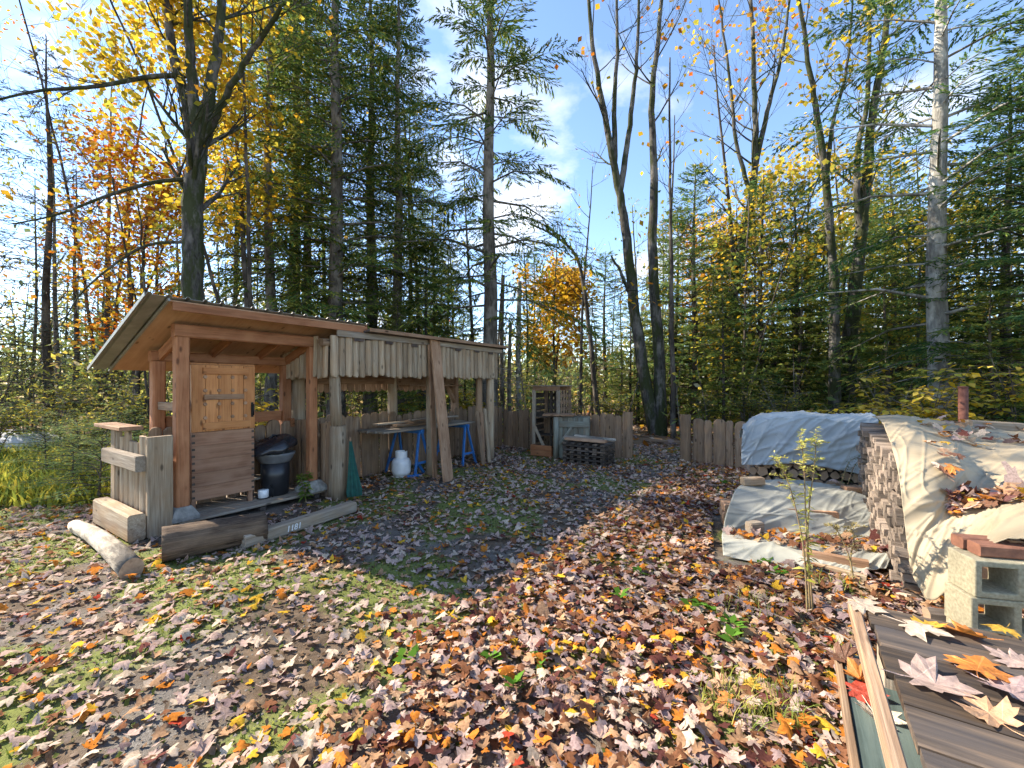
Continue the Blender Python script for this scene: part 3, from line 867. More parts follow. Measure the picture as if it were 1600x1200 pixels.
board("inner_rail", G(.1, GD - .06, 1.62), G(3.4, GD - .06, 1.62), .14, .03, front, M_brownwood, gz_)
for k, s_ in enumerate((.25, .78, 1.28, 2.35, 2.9, 3.35)):
    p = G(s_, -.131, U(2.165, 2.18))
    board("felt_strip", p - E1 * U(.05, .09), p + E1 * .07, .05, .008, front, M_felt, gz_, jit=.12, n=3)
rfz = lambda t: 2.30 - .22 * (t + .25) / 1.6
groof = board("roof", G(2.055, -.25, rfz(-.25)), G(2.055, GD + .4, rfz(GD + .4)), 3.47, .03, UP, M_felt, gz_, jit=0, n=2)
board("roof_edge", G(.325, -.262, rfz(-.25) + .004), G(3.79, -.262, rfz(-.25) + .004), .05, .02, front, M_brownwood, groof, jit=.03, n=8)

# ------------------------------------------------------------------ fences
def fence(name, A, B, label, hmin, hmax, wmin, wmax, mat, face, rails=(.3, .72), style='ear', skip=(), off=.045):
    root = thing(name, (A + B) * .5, label, "fence")
    d = (B - A); L = d.length; d.normalize()
    for z in rails:
        board("rail", A + Vector(face) * -off + UP * z, B + Vector(face) * -off + UP * z, .08, .035, face, M_fence, root)
    s = 0
    while s < L:
        w = U(wmin, wmax); c = s + w / 2; s += w + U(.0, .012)
        if any(a < c < b for a, b in skip): continue
        tl = U(-.012, .012)
        board("board", A + d * c + UP * -.02, A + d * (c + tl) + UP * U(hmin, hmax), w - .004, U(.022, .045), face, mat, root, rnd.choice(['ear', 'round', 'ear']) if style == 'mix' else style, rnd.choice(['slab', 'rect']), .035, warp=.006)
    return root
F0 = Vector((-.24, 10.6, 0))
back_end = F0 - E1 * 6.95
fence("plank_fence", back_end, F0 - E1 * .05, "brown plank fence running behind the shelter and lean-to", .98, 1.08, .125, .19, M_fence, front, (.35, .8), 'mix')
R0, R1 = F0 + E2 * -.02, F0 - E2 * 3.10
fb = fence("plank_fence", R0, R1, "grey brown plank fence behind the lattice rack, ending at the gap", .86, .98, .13, .19, M_fence, -E1, (.3, .7), 'mix')
board("end_post", R1 - E2 * .05 - UP * .02, R1 - E2 * .05 + UP * .97, .17, .12, -E1, M_fence, fb, 'flat', 'slab', .05)
R2 = F0 - E2 * 4.30; R3 = R2 - E2 * 2.35
fc = fence("plank_fence", R2 - E2 * .1, R3, "short plank fence between the gap and the woodpile", .84, .98, .13, .22, M_fence, -E1, (.3, .7), 'mix')
board("end_post", R2 + E2 * .03 - UP * .02, R2 + E2 * .03 + UP * .96, .2, .12, -E1, M_fence, fc, 'flat', 'slab', .05)
# boards filling between the shelter and the first log post
sf = fence("plank_fence", S(1.56, .02), S(1.56, .66), "short plank fence section joining the shelter to the round log post", .98, 1.06, .10, .13, M_fence, side, (.3, .86), 'flat')
gf = fence("plank_fence", G(-.04, .1), G(-.04, GD - .1), "narrow plank fence section closing the end of the lean-to", .95, 1.05, .10, .14, M_fence, side, (.3, .8), 'flat')

# ------------------------------------------------------------------ things in and by the lean-to
lp = thing("leaning_plank", gp(698, 752), "long wide weathered plank leaning against the lean-to skirt", "plank")
board("plank", gp(700, 753, .0) + Vector((0, .03, 0)), G(1.70, -.17, 2.30), .25, .04, front + Vector((.3, 0, 0)), M_brownwood, lp, jit=.015, n=6)
l2 = thing("leaning_plank", gp(680, 750), "narrower brown plank leaning behind the wide plank", "plank")
board("plank", gp(679, 748, 0) + Vector((0, .05, 0)), G(1.60, -.165, 2.20), .10, .03, front, M_brownwood, l2, jit=.02, n=6)

def arc(r, z, n=16, a0=0, a1=6.2832): return [Vector((r * math.cos(a0 + (a1 - a0) * i / n), r * math.sin(a0 + (a1 - a0) * i / n), z)) for i in range(n + 1)]
tank = thing("propane_tank", gp(627, 747), "white propane tank standing under the lean-to", "propane tank")
tp = gp(627, 746)
lathe("body", [(.03, .028), (.09, .032), (.13, .05), (.152, .085), (.155, .12), (.155, .235), (.150, .27), (.13, .31), (.085, .335), (.03, .342)], M_white, tank, tp, 28)
lathe("foot_ring", [(.105, 0), (.108, 0), (.105, .045), (.10, .045)], M_white, tank, tp, 28)
V, F = [], []
for i in range(21):
    a = -1.0 + 5.6 * i / 20
    for r in (.092, .097):
        for z in (.325, .44): V.append((r * math.cos(a), r * math.sin(a), z))
for i in range(20):
    b = i * 4
    hole = i in (7, 8, 9, 10, 11) 
    F += [(b, b + 4, b + 5, b + 1), (b + 2, b + 3, b + 7, b + 6), (b + 1, b + 5, b + 7, b + 3)]
F += [(0, 1, 3, 2), (80, 82, 83, 81)]
obj("collar", mesh_py("collar", V, F, M_white), tank, Matrix.Translation(tp) @ Matrix.Rotation(2.2, 4, 'Z'))
lathe("valve", [(.018, .34), (.018, .385), (.03, .387), (.03, .41), (.01, .412)], M_iron, tank, tp, 10)

def sawhorse(c, label, ang):
    t = thing("sawhorse", c, label, "sawhorse", "blue sawhorses under the workbench")
    ax = Vector((math.cos(ang), math.sin(ang), 0)); pr = Vector((-ax.y, ax.x, 0))
    c = Vector(c)
    board("top_bar", c - ax * .34 + UP * .74, c + ax * .34 + UP * .74, .06, .07, UP, M_blue, t, jit=.004)
    for s1 in (-1, 1):
        for s2 in (-1, 1):
            board("leg", c + ax * .36 * s1 + pr * .20 * s2, c + ax * .28 * s1 + pr * .03 * s2 + UP * .73, .045, .03, pr, M_blue, t, jit=.004)
        board("brace", c + ax * .335 * s1 - pr * .14 + UP * .22, c + ax * .335 * s1 + pr * .14 + UP * .22, .04, .02, ax, M_blue, t, jit=.004)
    return t
ga = EA + math.pi / 2
sawhorse(G(1.68, .42), "blue metal sawhorse behind the propane tank under the workbench", ga)
sawhorse(G(2.85, .38), "blue metal sawhorse at the far end of the workbench", ga)
wb = thing("workbench_top", G(2.1, .42, .78), "rough plank workbench top laid across blue sawhorses", "workbench")
for i, t in enumerate((.16, .31, .46, .61)):
    board("plank", G(.85 + U(-.1, .1), t, .795), G(3.2 + U(-.1, .1), t, .795), .14, .035, UP, M_grey, wb, jit=.02)
for i in range(5):
    a = U(.9, 1.6); b = a + U(.9, 1.5); t = U(.15, .6); z = .83 + .028 * i
    tag(board("scrap_board", G(a, t, z), G(min(b, 3.2), t + U(-.1, .1), z), U(.09, .15), .026, UP, rnd.choice([M_grey, M_brownwood, M_fence]), None, jit=.02), "loose scrap board piled on the sawhorse workbench", "board", "scrap boards on the workbench")
lb = ["tall thin board leaning on the far log post", "split brown board leaning beside the far log post", "grey offcut board leaning at the end of the workbench"]
for i, (s, h, w) in enumerate(((3.12, .98, .10), (3.24, 1.05, .08), (2.98, 1.02, .09))):
    tag(board("leaning_board", G(s, -.12 - .05 * i, 0), G(s + .12, .03, h), w, .03, front, [M_brownwood, M_slab, M_fence][i], None, jit=.03), lb[i], "board")
bc = thing("blue_chair_frame", G(1.62, .12, 0), "bright blue curved metal foot lying beside the white tank", "metal frame")
tube("tube_foot", [G(1.35, .10, .03), G(1.55, .02, .03), G(1.72, .10, .04), G(1.70, .25, .22)], .028, M_blue, bc, 8)
# green folded umbrella
um = thing("folded_umbrella", gp(553, 779), "green folded garden umbrella leaning on the round log post", "umbrella")
u0, u1 = gp(553, 780, .02) + Vector((0, .03, 0)), G(.10, -.13, .80)
Mu = frame(u0, u1, (0, -1, 0)); Lu = (u1 - u0).length
rings = []
for q, r in ((.04, .085), (.12, .09), (.3, .07), (.6, .042), (.85, .024), (.97, .014)):
    rings.append([(r * (1 + .22 * math.cos(8 * a)) * math.cos(a), r * .8 * (1 + .22 * math.cos(8 * a)) * math.sin(a), q * Lu) for a in [i * 2 * math.pi / 48 for i in range(48)]])
V, F = loft(rings); obj("canopy", mesh_py("canopy", V, F, M_green, False), um, Mu)
lathe("finial", [(.012, .95 * Lu), (.014, 1.0 * Lu), (.006, 1.03 * Lu)], M_brownwood, um, (0, 0, 0), 8, Mu)
lathe("pole", [(.016, 0), (.016, .2)], M_brownwood, um, (0, 0, 0), 8, Mu)

# ------------------------------------------------------------------ lattice rack, bin, pallet stack by the fence
rc = at(853, 709, 9.35); rc.z = 0
RA = -E2; RB = E1                                    # width to the right, depth to the back
rack = thing("lattice_rack", rc, "dark open rack with lattice sides standing by the fence", "rack")
def RK(a, b, z): return Vector((rc.x, rc.y, 0)) + RA * a + RB * b + UP * z
RW, RD, RH = .60, .55, 1.42
for a in (-RW / 2, RW / 2):
    for b in (0, RD):
        board("post", RK(a, b, 0), RK(a, b, RH), .075, .05, -RB, M_fence if b else M_grey, rack)
for b in (0, RD): board("top_rail", RK(-RW / 2 - .03, b, RH + .03), RK(RW / 2 + .03, b, RH + .03), .10, .03, -RB, M_brownwood, rack)
board("top", RK(0, -.06, RH + .09), RK(0, RD + .06, RH + .09), RW + .14, .025, UP, M_grey, rack)
nl = 9
for i in range(nl):                                  # back lattice with square holes
    z = .14 + i * .145
    board("slat", RK(-RW / 2, RD + .03, z), RK(RW / 2, RD + .03, z), .085, .014, -RB, M_dark, rack, n=2)
    board("slat", RK(RW / 2 + .03, 0, z), RK(RW / 2 + .03, RD, z), .07, .014, RA, M_fence, rack, n=2)
    board("slat", RK(-RW / 2 - .03, 0, z), RK(-RW / 2 - .03, RD, z), .10, .014, -RA, M_dark, rack, n=2)
for i in range(7):
    a = -RW / 2 + .04 + i * .09
    board("upright_slat", RK(a, RD + .046, .1), RK(a, RD + .046, RH), .045, .014, -RB, M_dark, rack, n=2)
for i in range(4):
    b = .06 + i * .12
    board("upright_slat", RK(RW / 2 + .046, b, .1), RK(RW / 2 + .046, b, RH), .05, .014, RA, M_fence, rack, n=2)
board("divider", RK(.02, .2, .05), RK(.02, .2, RH), .05, .04, -RB, M_dark, rack)
for z in (.42, .82): board("shelf", RK(-RW / 2 + .03, .26, z), RK(RW / 2 - .03, .26, z), .3, .02, UP, M_dark, rack)
board("brace", RK(-.26, -.04, .62), RK(-.02, -.05, .18), .07, .02, -RB, M_grey, rack)
ob = thing("wooden_box", RK(-.03, -.14, 0), "tan plywood box at the foot of the lattice rack", "box")
for z in (.06, .18): board("front_board", RK(-.27, -.19, z), RK(.24, -.19, z), .115, .02, -RB, M_cedar, ob, n=2)
for a in (-.26, .23): board("side_board", RK(a, -.178, .12), RK(a, -.03, .12), .23, .02, RA, M_cedar, ob, n=2)
board("floor_board", RK(-.25, -.10, .02), RK(.22, -.10, .02), .14, .02, UP, M_cedar, ob, n=2)

bb = at(895, 716, 8.85); bb.z = 0
bin_ = thing("plank_bin", bb, "faded green plank bin behind the slat stack", "bin")
RA, RB = Vector((.97, -.24, 0)).normalized(), Vector((.24, .97, 0)).normalized()
def BK(a, b, z): return bb + RA * a + RB * b + UP * z
for i in range(6):
    a = -.26 + i * .105
    board("board", BK(a, 0, .0), BK(a, 0, .86), .10, .025, -RB, M_oldgreen, bin_, n=3)
    board("board", BK(a, .4, .0), BK(a, .4, .86), .10, .025, RB, M_oldgreen, bin_, n=3)
for i in range(4):
    b = .05 + i * .1
    board("board", BK(-.30, b, 0), BK(-.30, b, .86), .095, .025, -RA, M_oldgreen, bin_, n=3)
    board("board", BK(.32, b, 0), BK(.32, b, .86), .095, .025, RA, M_oldgreen, bin_, n=3)
board("rail", BK(-.32, -.03, .72), BK(.34, -.03, .72), .12, .03, -RB, M_oldgreen, bin_)
log("corner_post", BK(-.34, -.06, 0), BK(-.34, -.06, .86), .06, .055, M_oldgreen, bin_, 8, 4)
board("brace", BK(-.28, -.055, .30), BK(-.02, -.055, .66), .05, .02, -RB, M_oldgreen, bin_)
board("lid", BK(-.62, .18, .90), BK(.02, .18, .90), .5, .035, UP, M_brownwood, bin_, jit=.03)

st = thing("slat_stack", gp(930, 728), "crossed stack of dark weathered slats in front of the green bin", "slat stack")
k0 = gp(944, 731)
def KK(a, b, z): return k0 + E2 * a + E1 * b + UP * z
for lay in range(10):
    z = .025 + lay * .042
    if lay % 2 == 0:
        for j in range(4): board("slat", KK(-.02, .03 + j * .15, z), KK(.84, .03 + j * .15, z), U(.07, .09), .036, UP, M_wet, st, n=2, jit=.06)
    else:
        for j in range(6): board("slat", KK(.03 + j * .155, -.02, z), KK(.03 + j * .155, .54, z), U(.07, .09), .036, UP, M_wet, st, n=2, jit=.06)
for j, (a, b) in enumerate(((.0, .1), (.1, .25), (-.06, .42))):
    tag(board("bark_slab", KK(a, b, .475), KK(a + .85, b + .03, .475 + .012 * j), .13, .05, UP, [M_brownwood, M_grey, M_birch][j], None, 'flat', 'slab', .06),
        ["brown bark slab lying on top of the slat stack", "grey bark slab lying on top of the slat stack", "pale bark slab at the back of the slat stack"][j], "slab")
fl = thing("fallen_log", gp(1020, 690), "mossy fallen log lying beyond the gap in the fence", "log")
log("trunk", at(1005, 688, 11.6), at(1075, 694, 10.9), .06, .08, M_fence, fl, 9, 6, .08)

# ------------------------------------------------------------------ firewood
LOG_ME = []
for k in range(12):
    nsd = rnd.choice([5, 6, 7]); r0 = 1.0
    pts = [((1 + U(-.25, .2)) * math.cos(a), (1 + U(-.25, .2)) * math.sin(a)) for a in sorted(2 * math.pi * (i + U(-.25, .25)) / nsd for i in range(nsd))]
    if k % 3 == 0: pts = [(x, max(y, -.25)) for x, y in pts]
    V, F = loft([[(x, y, 0) for x, y in pts], [(x * 1.03, y * .98, .2) for x, y in pts], [(x * .96, y, .42) for x, y in pts]])
    me = mesh_py("split_log", V, F, M_stick); me.materials.append(M_logend)
    for p in me.polygons:
        if len(p.vertices) == nsd and nsd != 4: p.material_index = 1
    LOG_ME.append(me)
def split_log(p, axis, r, label, group, rz=None, L=1.0, sy=1.0, name="split_log"):
    M = frame(Vector(p), Vector(p) + Vector(axis), UP) @ Matrix.Rotation(U(0, 6.28) if rz is None else rz, 4, 'Z') @ Matrix.Diagonal((r, r * sy, L, 1))
    return tag(obj(name, rnd.choice(LOG_ME), None, M), label, "firewood", group)
# far pile, faces the yard
fp0, fp1 = Vector((3.38, 6.15, 0)), Vector((4.75, 5.62, 0))
fd = (fp1 - fp0).normalized(); fnorm = Vector((fd.y, -fd.x, 0))
if fnorm.y > 0: fnorm = -fnorm
FLN = (fp1 - fp0).length
for row in range(8):
    n_ = 12 if row < 6 else 11
    for j in range(n_):
        s = (j + .5 + (.5 if row % 2 else 0)) * FLN / 12
        if s > FLN: continue
        p = fp0 + fd * s + UP * (.075 + row * .118) + fnorm * U(-.02, .03)
        split_log(p, -fnorm, U(.056, .068), "split firewood log in the far stack under the blue-grey tarp", "logs stacked under the blue-grey tarp")
for i in range(11):
    p = gp(1140 + i * 7 + U(-14, 14), 716 + U(-8, 12)); p.z = .05 + (.09 if i % 3 == 0 else 0)
    split_log(p, Vector((U(-1, 1), U(-.6, .6), U(-.1, .1))).normalized(), U(.045, .07), "loose split log tumbled beside the far woodpile", "loose logs by the fence", L=.8)
# tall stack of thin sticks, ends towards the yard
K0 = Vector((2.80, 3.10, 0)); KL = 2.3
ST_ME = []
for k in range(10):
    pts = [(-.5 + U(-.05, .08), -.5 + U(-.05, .1)), (.5 - U(-.05, .15), -.5 + U(0, .2)), (.5 - U(0, .1), .5 - U(0, .25)), (-.5 + U(0, .15), .5 - U(-.05, .15))]
    V, F = loft([[(x, y, 0) for x, y in pts], [(x * .97, y * 1.02, .27) for x, y in pts]])
    me = mesh_py("split_stick", V, F, M_stick); me.materials.append(M_logend)
    ST_ME.append(me)
nrow = 16; hrow = .935 / nrow; cnt = 0
for row in range(nrow):
    s = U(-.03, .0)
    while s < KL:
        w = U(.09, .165); z = .012 + hrow * (row + .5) * (1 + .17 * s / KL)
        p = K0 + E1 * (s + w / 2) + UP * z + E2 * U(-.04, .03)
        M = frame(p, p - E2 + UP * U(-.06, .06), UP) @ Matrix.Rotation(U(-.25, .25), 4, 'Z') @ Matrix.Diagonal((w * U(.8, 1.0), hrow * U(.9, 1.25), 1, 1))
        tag(obj("split_stick", rnd.choice(ST_ME), None, M), ("short split stick in the lowest rows of the tall stack", "short split stick halfway up the tall stack beside the beige tarp", "short split stick in the top rows of the tall stack")[min(row // 6, 2)], "firewood", ("sticks low in the tall stack", "sticks halfway up the tall stack", "sticks at the top of the tall stack")[min(row // 6, 2)])
        s += w; cnt += 1
# second tier of wood behind, carries the tarp
back_w = thing("woodpile_core", K0 + E1 * 1.2 - E2 * .8, "rough split boards heaped under the beige tarp", "woodpile")
for row in range(8):
    for j in range(3):
        s0_ = .02 + j * .82
        for q, lim in ((.50, 6), (.80, 5), (1.08, 5), (1.36, 4)):
            if row >= lim + j // 2: continue
            board("split_board", K0 + E1 * (s0_ + U(0, .03)) - E2 * q + UP * (.06 + row * .105), K0 + E1 * (s0_ + .8) - E2 * q + UP * (.06 + row * .105), .25, .09, UP, M_brownwood, back_w, n=2, jit=.05)

# ------------------------------------------------------------------ tarps
def cr(P, n):
    """Catmull-Rom along axis 0 of array P -> n samples"""
    P = np.asarray(P, float); m_ = len(P)
    Q = np.concatenate([2 * P[:1] - P[1:2], P, 2 * P[-1:] - P[-2:-1]])
    t = np.linspace(0, m_ - 1 - 1e-9, n); i = t.astype(int); f = (t - i).reshape(-1, *([1] * (P.ndim - 1)))
    a, b, c_, d = Q[i], Q[i + 1], Q[i + 2], Q[i + 3]
    return .5 * ((2 * b) + (c_ - a) * f + (2 * a - 5 * b + 4 * c_ - d) * f ** 2 + (3 * b - a - 3 * c_ + d) * f ** 3)
def wrinkle(u, v, seed):
    r = np.random.default_rng(seed); z = np.zeros_like(u)
    for k in range(12):
        a = r.uniform(0, np.pi); fr = r.uniform(.6, 2.4); ph = r.uniform(0, 6.28)
        w = np.sin(fr * (u * np.cos(a) + v * np.sin(a)) * 2 + ph + 1.6 * np.sin(2.1 * u + 3.3 * v + ph * 2))
        z += (1 - np.abs(w)) ** 9 / fr ** .5
    return z
TARPS = {}
def tarp(name, ctrl, mat, label, nu=70, nv=60, amp=.02, seed=1, su=2.5, sv=2.0):
    C = np.array([[tuple(p) for p in row] for row in ctrl])
    A = cr(C, nv); A = np.swapaxes(cr(np.swapaxes(A, 0, 1), nu), 0, 1)
    uu, vv = np.meshgrid(np.linspace(0, su, nu), np.linspace(0, sv, nv))
    du = np.gradient(A, axis=1); dv = np.gradient(A, axis=0)
    N = np.cross(du, dv); N /= np.linalg.norm(N, axis=2, keepdims=True) + 1e-9
    if N[..., 1].mean() > 0 or N[..., 2].mean() < 0: N = -N
    A = A + N * ((wrinkle(uu, vv, seed) - .5) * amp)[..., None]
    A[..., 2] = np.maximum(A[..., 2], .012)
    ii = np.arange(nu * nv).reshape(nv, nu)
    F = np.stack([ii[:-1, :-1], ii[:-1, 1:], ii[1:, 1:], ii[1:, :-1]], -1).reshape(-1, 4)
    org = A.reshape(-1, 3).mean(0); org[2] = A[..., 2].min()
    o = obj(name, mesh_np(name, A.reshape(-1, 3) - org, F, mat, True), None, Matrix.Translation(Vector(org)))
    md = o.modifiers.new("thickness", 'SOLIDIFY'); md.thickness = .005; md.offset = 0
    tag(o, label, "tarp")
    TARPS[name + str(seed)] = (A, N)
    return o
# far blue-grey tarp: rows back-top -> front-bottom
def fpp(s, b, z): return fp0 + fd * (s * FLN) - fnorm * b + UP * z
hz = [.86, 1.06, 1.12, 1.10, 1.12]
ss = [-.03, .12, .42, .75, 1.02]
rows = []
for b, dz in ((.55, -.15), (.40, .0), (.1, .02), (-.035, -.06), (-.06, -.28), (-.075, -.5)):
    rows.append([fpp(s, b, h + dz + (0 if b > -.05 else 0)) for s, h in zip(ss, hz)])
rows[3][0] = fpp(-.05, -.03, .76); rows[4][0] = fpp(-.06, -.06, .62); rows[5] = [fpp(-.06, -.09, .40), fpp(.12, -.10, .42), fpp(.42, -.09, .46), fpp(.75, -.09, .40), fpp(1.0, -.08, .34)]
rows[4] = [fpp(-.06, -.06, .60), fpp(.12, -.08, .70), fpp(.42, -.07, .76), fpp(.75, -.07, .74), fpp(1.02, -.06, .70)]
tarp("tarp", rows, M_tarp_blue, "blue-grey tarp draped over the far firewood stack", 150, 100, .017, 3)
# middle white tarp
def mid(u, v, d): return at(u, v, d)
rows = [[at(1168, 752, 5.0), at(1235, 750, 5.05), at(1300, 757, 5.0), at(1340, 766, 4.85), at(1362, 775, 4.75)],
        [at(1152, 762, 4.75), at(1225, 766, 4.75), at(1300, 770, 4.7), at(1345, 776, 4.6), at(1372, 790, 4.5)],
        [at(1142, 782, 4.5), at(1215, 792, 4.45), at(1295, 794, 4.4), at(1340, 795, 4.4), at(1374, 805, 4.3)],
        [at(1134, 806, 4.40), at(1210, 812, 4.35), at(1290, 815, 4.28), at(1340, 818, 4.28), at(1378, 826, 4.2)],
        [at(1130, 828, 4.36), at(1205, 836, 4.28), at(1285, 840, 4.15), at(1340, 842, 4.1), at(1382, 846, 4.05)],
        [gp(1128, 836, .08), gp(1205, 844, .07), gp(1285, 848, .08), gp(1345, 852, .09), gp(1388, 858, .13)],
        [gp(1128, 842, .14), gp(1205, 853, .13), gp(1285, 872, .12), gp(1345, 866, .15), gp(1392, 868, .17)],
        [gp(1130, 868, .02), gp(1205, 884, .02), gp(1285, 896, .04), gp(1345, 892, .10), gp(1385, 888, .12)]]
tarp("tarp", rows, M_tarp_white, "white tarp with leaf-filled lower fold over the low woodpile", 140, 140, .010, 5, 2, 2)
lowp = thing("low_woodpile", at(1250, 830, 4.6), "low woodpile of short boards under the white tarp", "woodpile")
lx = Vector((1, -.28, 0)).normalized(); lo = Vector((2.42, 4.52, 0)); ly = Vector((.28, 1, 0)).normalized()
for row in range(3):
    for j in range(3):
        board("split_board", lo + lx * (j * .36) + ly * U(0, .02) + UP * (.05 + row * .085), lo + lx * (j * .36) + ly * .27 + UP * (.05 + row * .085), .33, .085, UP, M_brownwood, lowp, n=2, jit=.05)
tag(board("edge_plank", gp(1258, 884, .06) + Vector((0, .04, 0)), gp(1372, 918, .05) + Vector((0, .10, 0)), .09, .05, (0, -1, 0), M_slab, None, jit=.03), "bare plank lying under the front edge of the white tarp", "plank")
tag(board("edge_plank", gp(1275, 880, .12) + Vector((0, .16, 0)), gp(1385, 900, .12) + Vector((0, .16, 0)), .10, .05, (0, -1, 0), M_brownwood, None, jit=.03), "brown plank holding up the corner of the white tarp", "plank")
# beige tarp over the tall stack and the heap
us = [1398, 1436, 1488, 1540, 1600, 1690, 1790]
def rowp(vs, ds, us_=us): return [at(u, v, d) for u, v, d in zip(us_, vs, ds)]
rows = [rowp([650, 648, 655, 662, 668, 676, 684], [5.1, 5.0, 4.9, 4.8, 4.8, 4.7, 4.6], [1362, 1400, 1450, 1510, 1580, 1680, 1790]),
        rowp([657, 662, 676, 684, 690, 698, 708], [4.4, 4.25, 4.2, 4.15, 4.1, 4.05, 4.0], [1376, 1415, 1470, 1525, 1595, 1690, 1790]),
        rowp([683, 686, 699, 718, 716, 722, 732], [3.65, 3.55, 3.55, 3.55, 3.5, 3.45, 3.4], [1388, 1428, 1482, 1532, 1600, 1690, 1790]),
        rowp([722, 724, 730, 748, 742, 748, 760], [3.12, 3.02, 3.0, 3.15, 3.1, 3.1, 3.0], [1400, 1440, 1488, 1535, 1600, 1690, 1790]),
        rowp([762, 766, 772, 774, 764, 772, 784], [2.93, 2.86, 2.86, 2.92, 2.85, 2.8, 2.75], [1407, 1445, 1487, 1540, 1605, 1690, 1790]),
        rowp([815, 812, 800, 790, 782, 790, 800], [2.86, 2.80, 2.80, 2.72, 2.62, 2.55, 2.5], [1413, 1452, 1496, 1545, 1610, 1690, 1790]),
        rowp([865, 858, 838, 812, 798, 806, 816], [2.78, 2.70, 2.62, 2.54, 2.46, 2.4, 2.35], [1420, 1452, 1500, 1548, 1610, 1690, 1790]),
        rowp([905, 938, 892, 850, 842, 848, 856], [2.72, 2.60, 2.45, 2.27, 2.19, 2.12, 2.05], [1430, 1456, 1508, 1548, 1605, 1690, 1790])]
tarp("tarp", rows, M_tarp_beige, "beige tarp with leaf-filled hollow over the tall stack and heap", 190, 160, .010, 8, 3, 2.6)
def tarp_leaves(key, u0, u1, v0, v1, n, size_, wts, label, group, nst=0):
    A, N = TARPS[key]; nv, nu = A.shape[:2]
    if nst:
        I = rng.integers(int(v0 * (nv - 1)), max(int(v1 * (nv - 1)), int(v0 * (nv - 1)) + 1), nst); J = rng.integers(int(u0 * (nu - 1)), int(u1 * (nu - 1)), nst)
        Pt = A[I, J] + rng.normal(0, .015, (nst, 3)) * np.array([1, 1, 0]) + np.array([0, 0, .004]) + rng.uniform(0, .02, (nst, 1)) * np.array([[0, 0, 1]])
        Vt, Ft, Ct = scatter_leaves(Pt, rng.uniform(.7, 1.2, nst) * size_, PC[rng.choice(len(PC), nst, p=W_HEAP)], LEAF_LO, .3, rng)
        tag(obj("leaf_litter", mesh_np("leaf_litter", Vt, Ft, M_leaf, False, Ct)), "heap of small brown and pink leaves " + label, "leaf litter", kind="stuff")
    for _ in range(n):
        i = int((v0 + (v1 - v0) * rnd.random()) * (nv - 1)); j = int((u0 + (u1 - u0) * rnd.random()) * (nu - 1))
        nrm = Vector(N[i, j]); nrm = nrm if nrm.z > 0 else -nrm
        cn = rnd.choice(wts)
        put_leaf(Vector(A[i, j]) + nrm * U(.004, .03), size_ * U(.8, 1.25), cn, f"{cn} maple leaf {label}", f"{cn} leaves {group}", (nrm + UP * .5).normalized())
mixw = ["brown", "brown", "tan", "pale pinkish", "dark maroon", "orange", "golden yellow", "beige", "tan"]
tarp_leaves("tarp8", .30, .85, .58, .76, 45, .085, mixw, "lying in the hollow of the beige tarp", "on the beige tarp", 60)
tarp_leaves("tarp8", .28, .95, .03, .22, 15, .085, mixw, "lying on top of the beige tarp heap", "on the tarp heap", 70)
tarp_leaves("tarp8", .24, .34, .22, .48, 10, .08, mixw, "caught in the crease of the beige tarp", "in the tarp crease")
tarp_leaves("tarp5", .05, .98, .60, .84, 45, .075, mixw, "lying in the fold of the white tarp", "on the white tarp", 190)
tarp_leaves("tarp5", .2, .95, .0, .12, 8, .075, mixw, "lying along the top of the white tarp", "on top of the white tarp")
def chunk(p, L, w, t, ax, label, mat=M_brownwood):
    tag(board("wood_chunk", Vector(p), Vector(p) + Vector(ax).normalized() * L, w, t, UP, mat, None, jit=.05), label, "wood chunk")
chunk(at(1160, 752, 4.85), .22, .12, .08, (1, -.1, .05), "brown wood chunk weighing down the left end of the white tarp", M_slab)
chunk(at(1318, 764, 4.8), .25, .12, .07, (1, -.2, -.05), "wood chunk weighing down the white tarp beside the tall stack")
chunk(at(1170, 824, 4.18), .13, .10, .10, (1, .2, 0), "grey wood chunk among leaves in the white tarp fold", M_grey)
chunk(at(1578, 766, 2.78), .22, .10, .09, (1, -.2, 0), "brown wood chunk resting on the beige tarp")
chunk(at(1510, 663, 4.7), .75, .14, .10, (1, -.12, -.06), "grey log end lying on top of the beige tarp heap", M_grey)

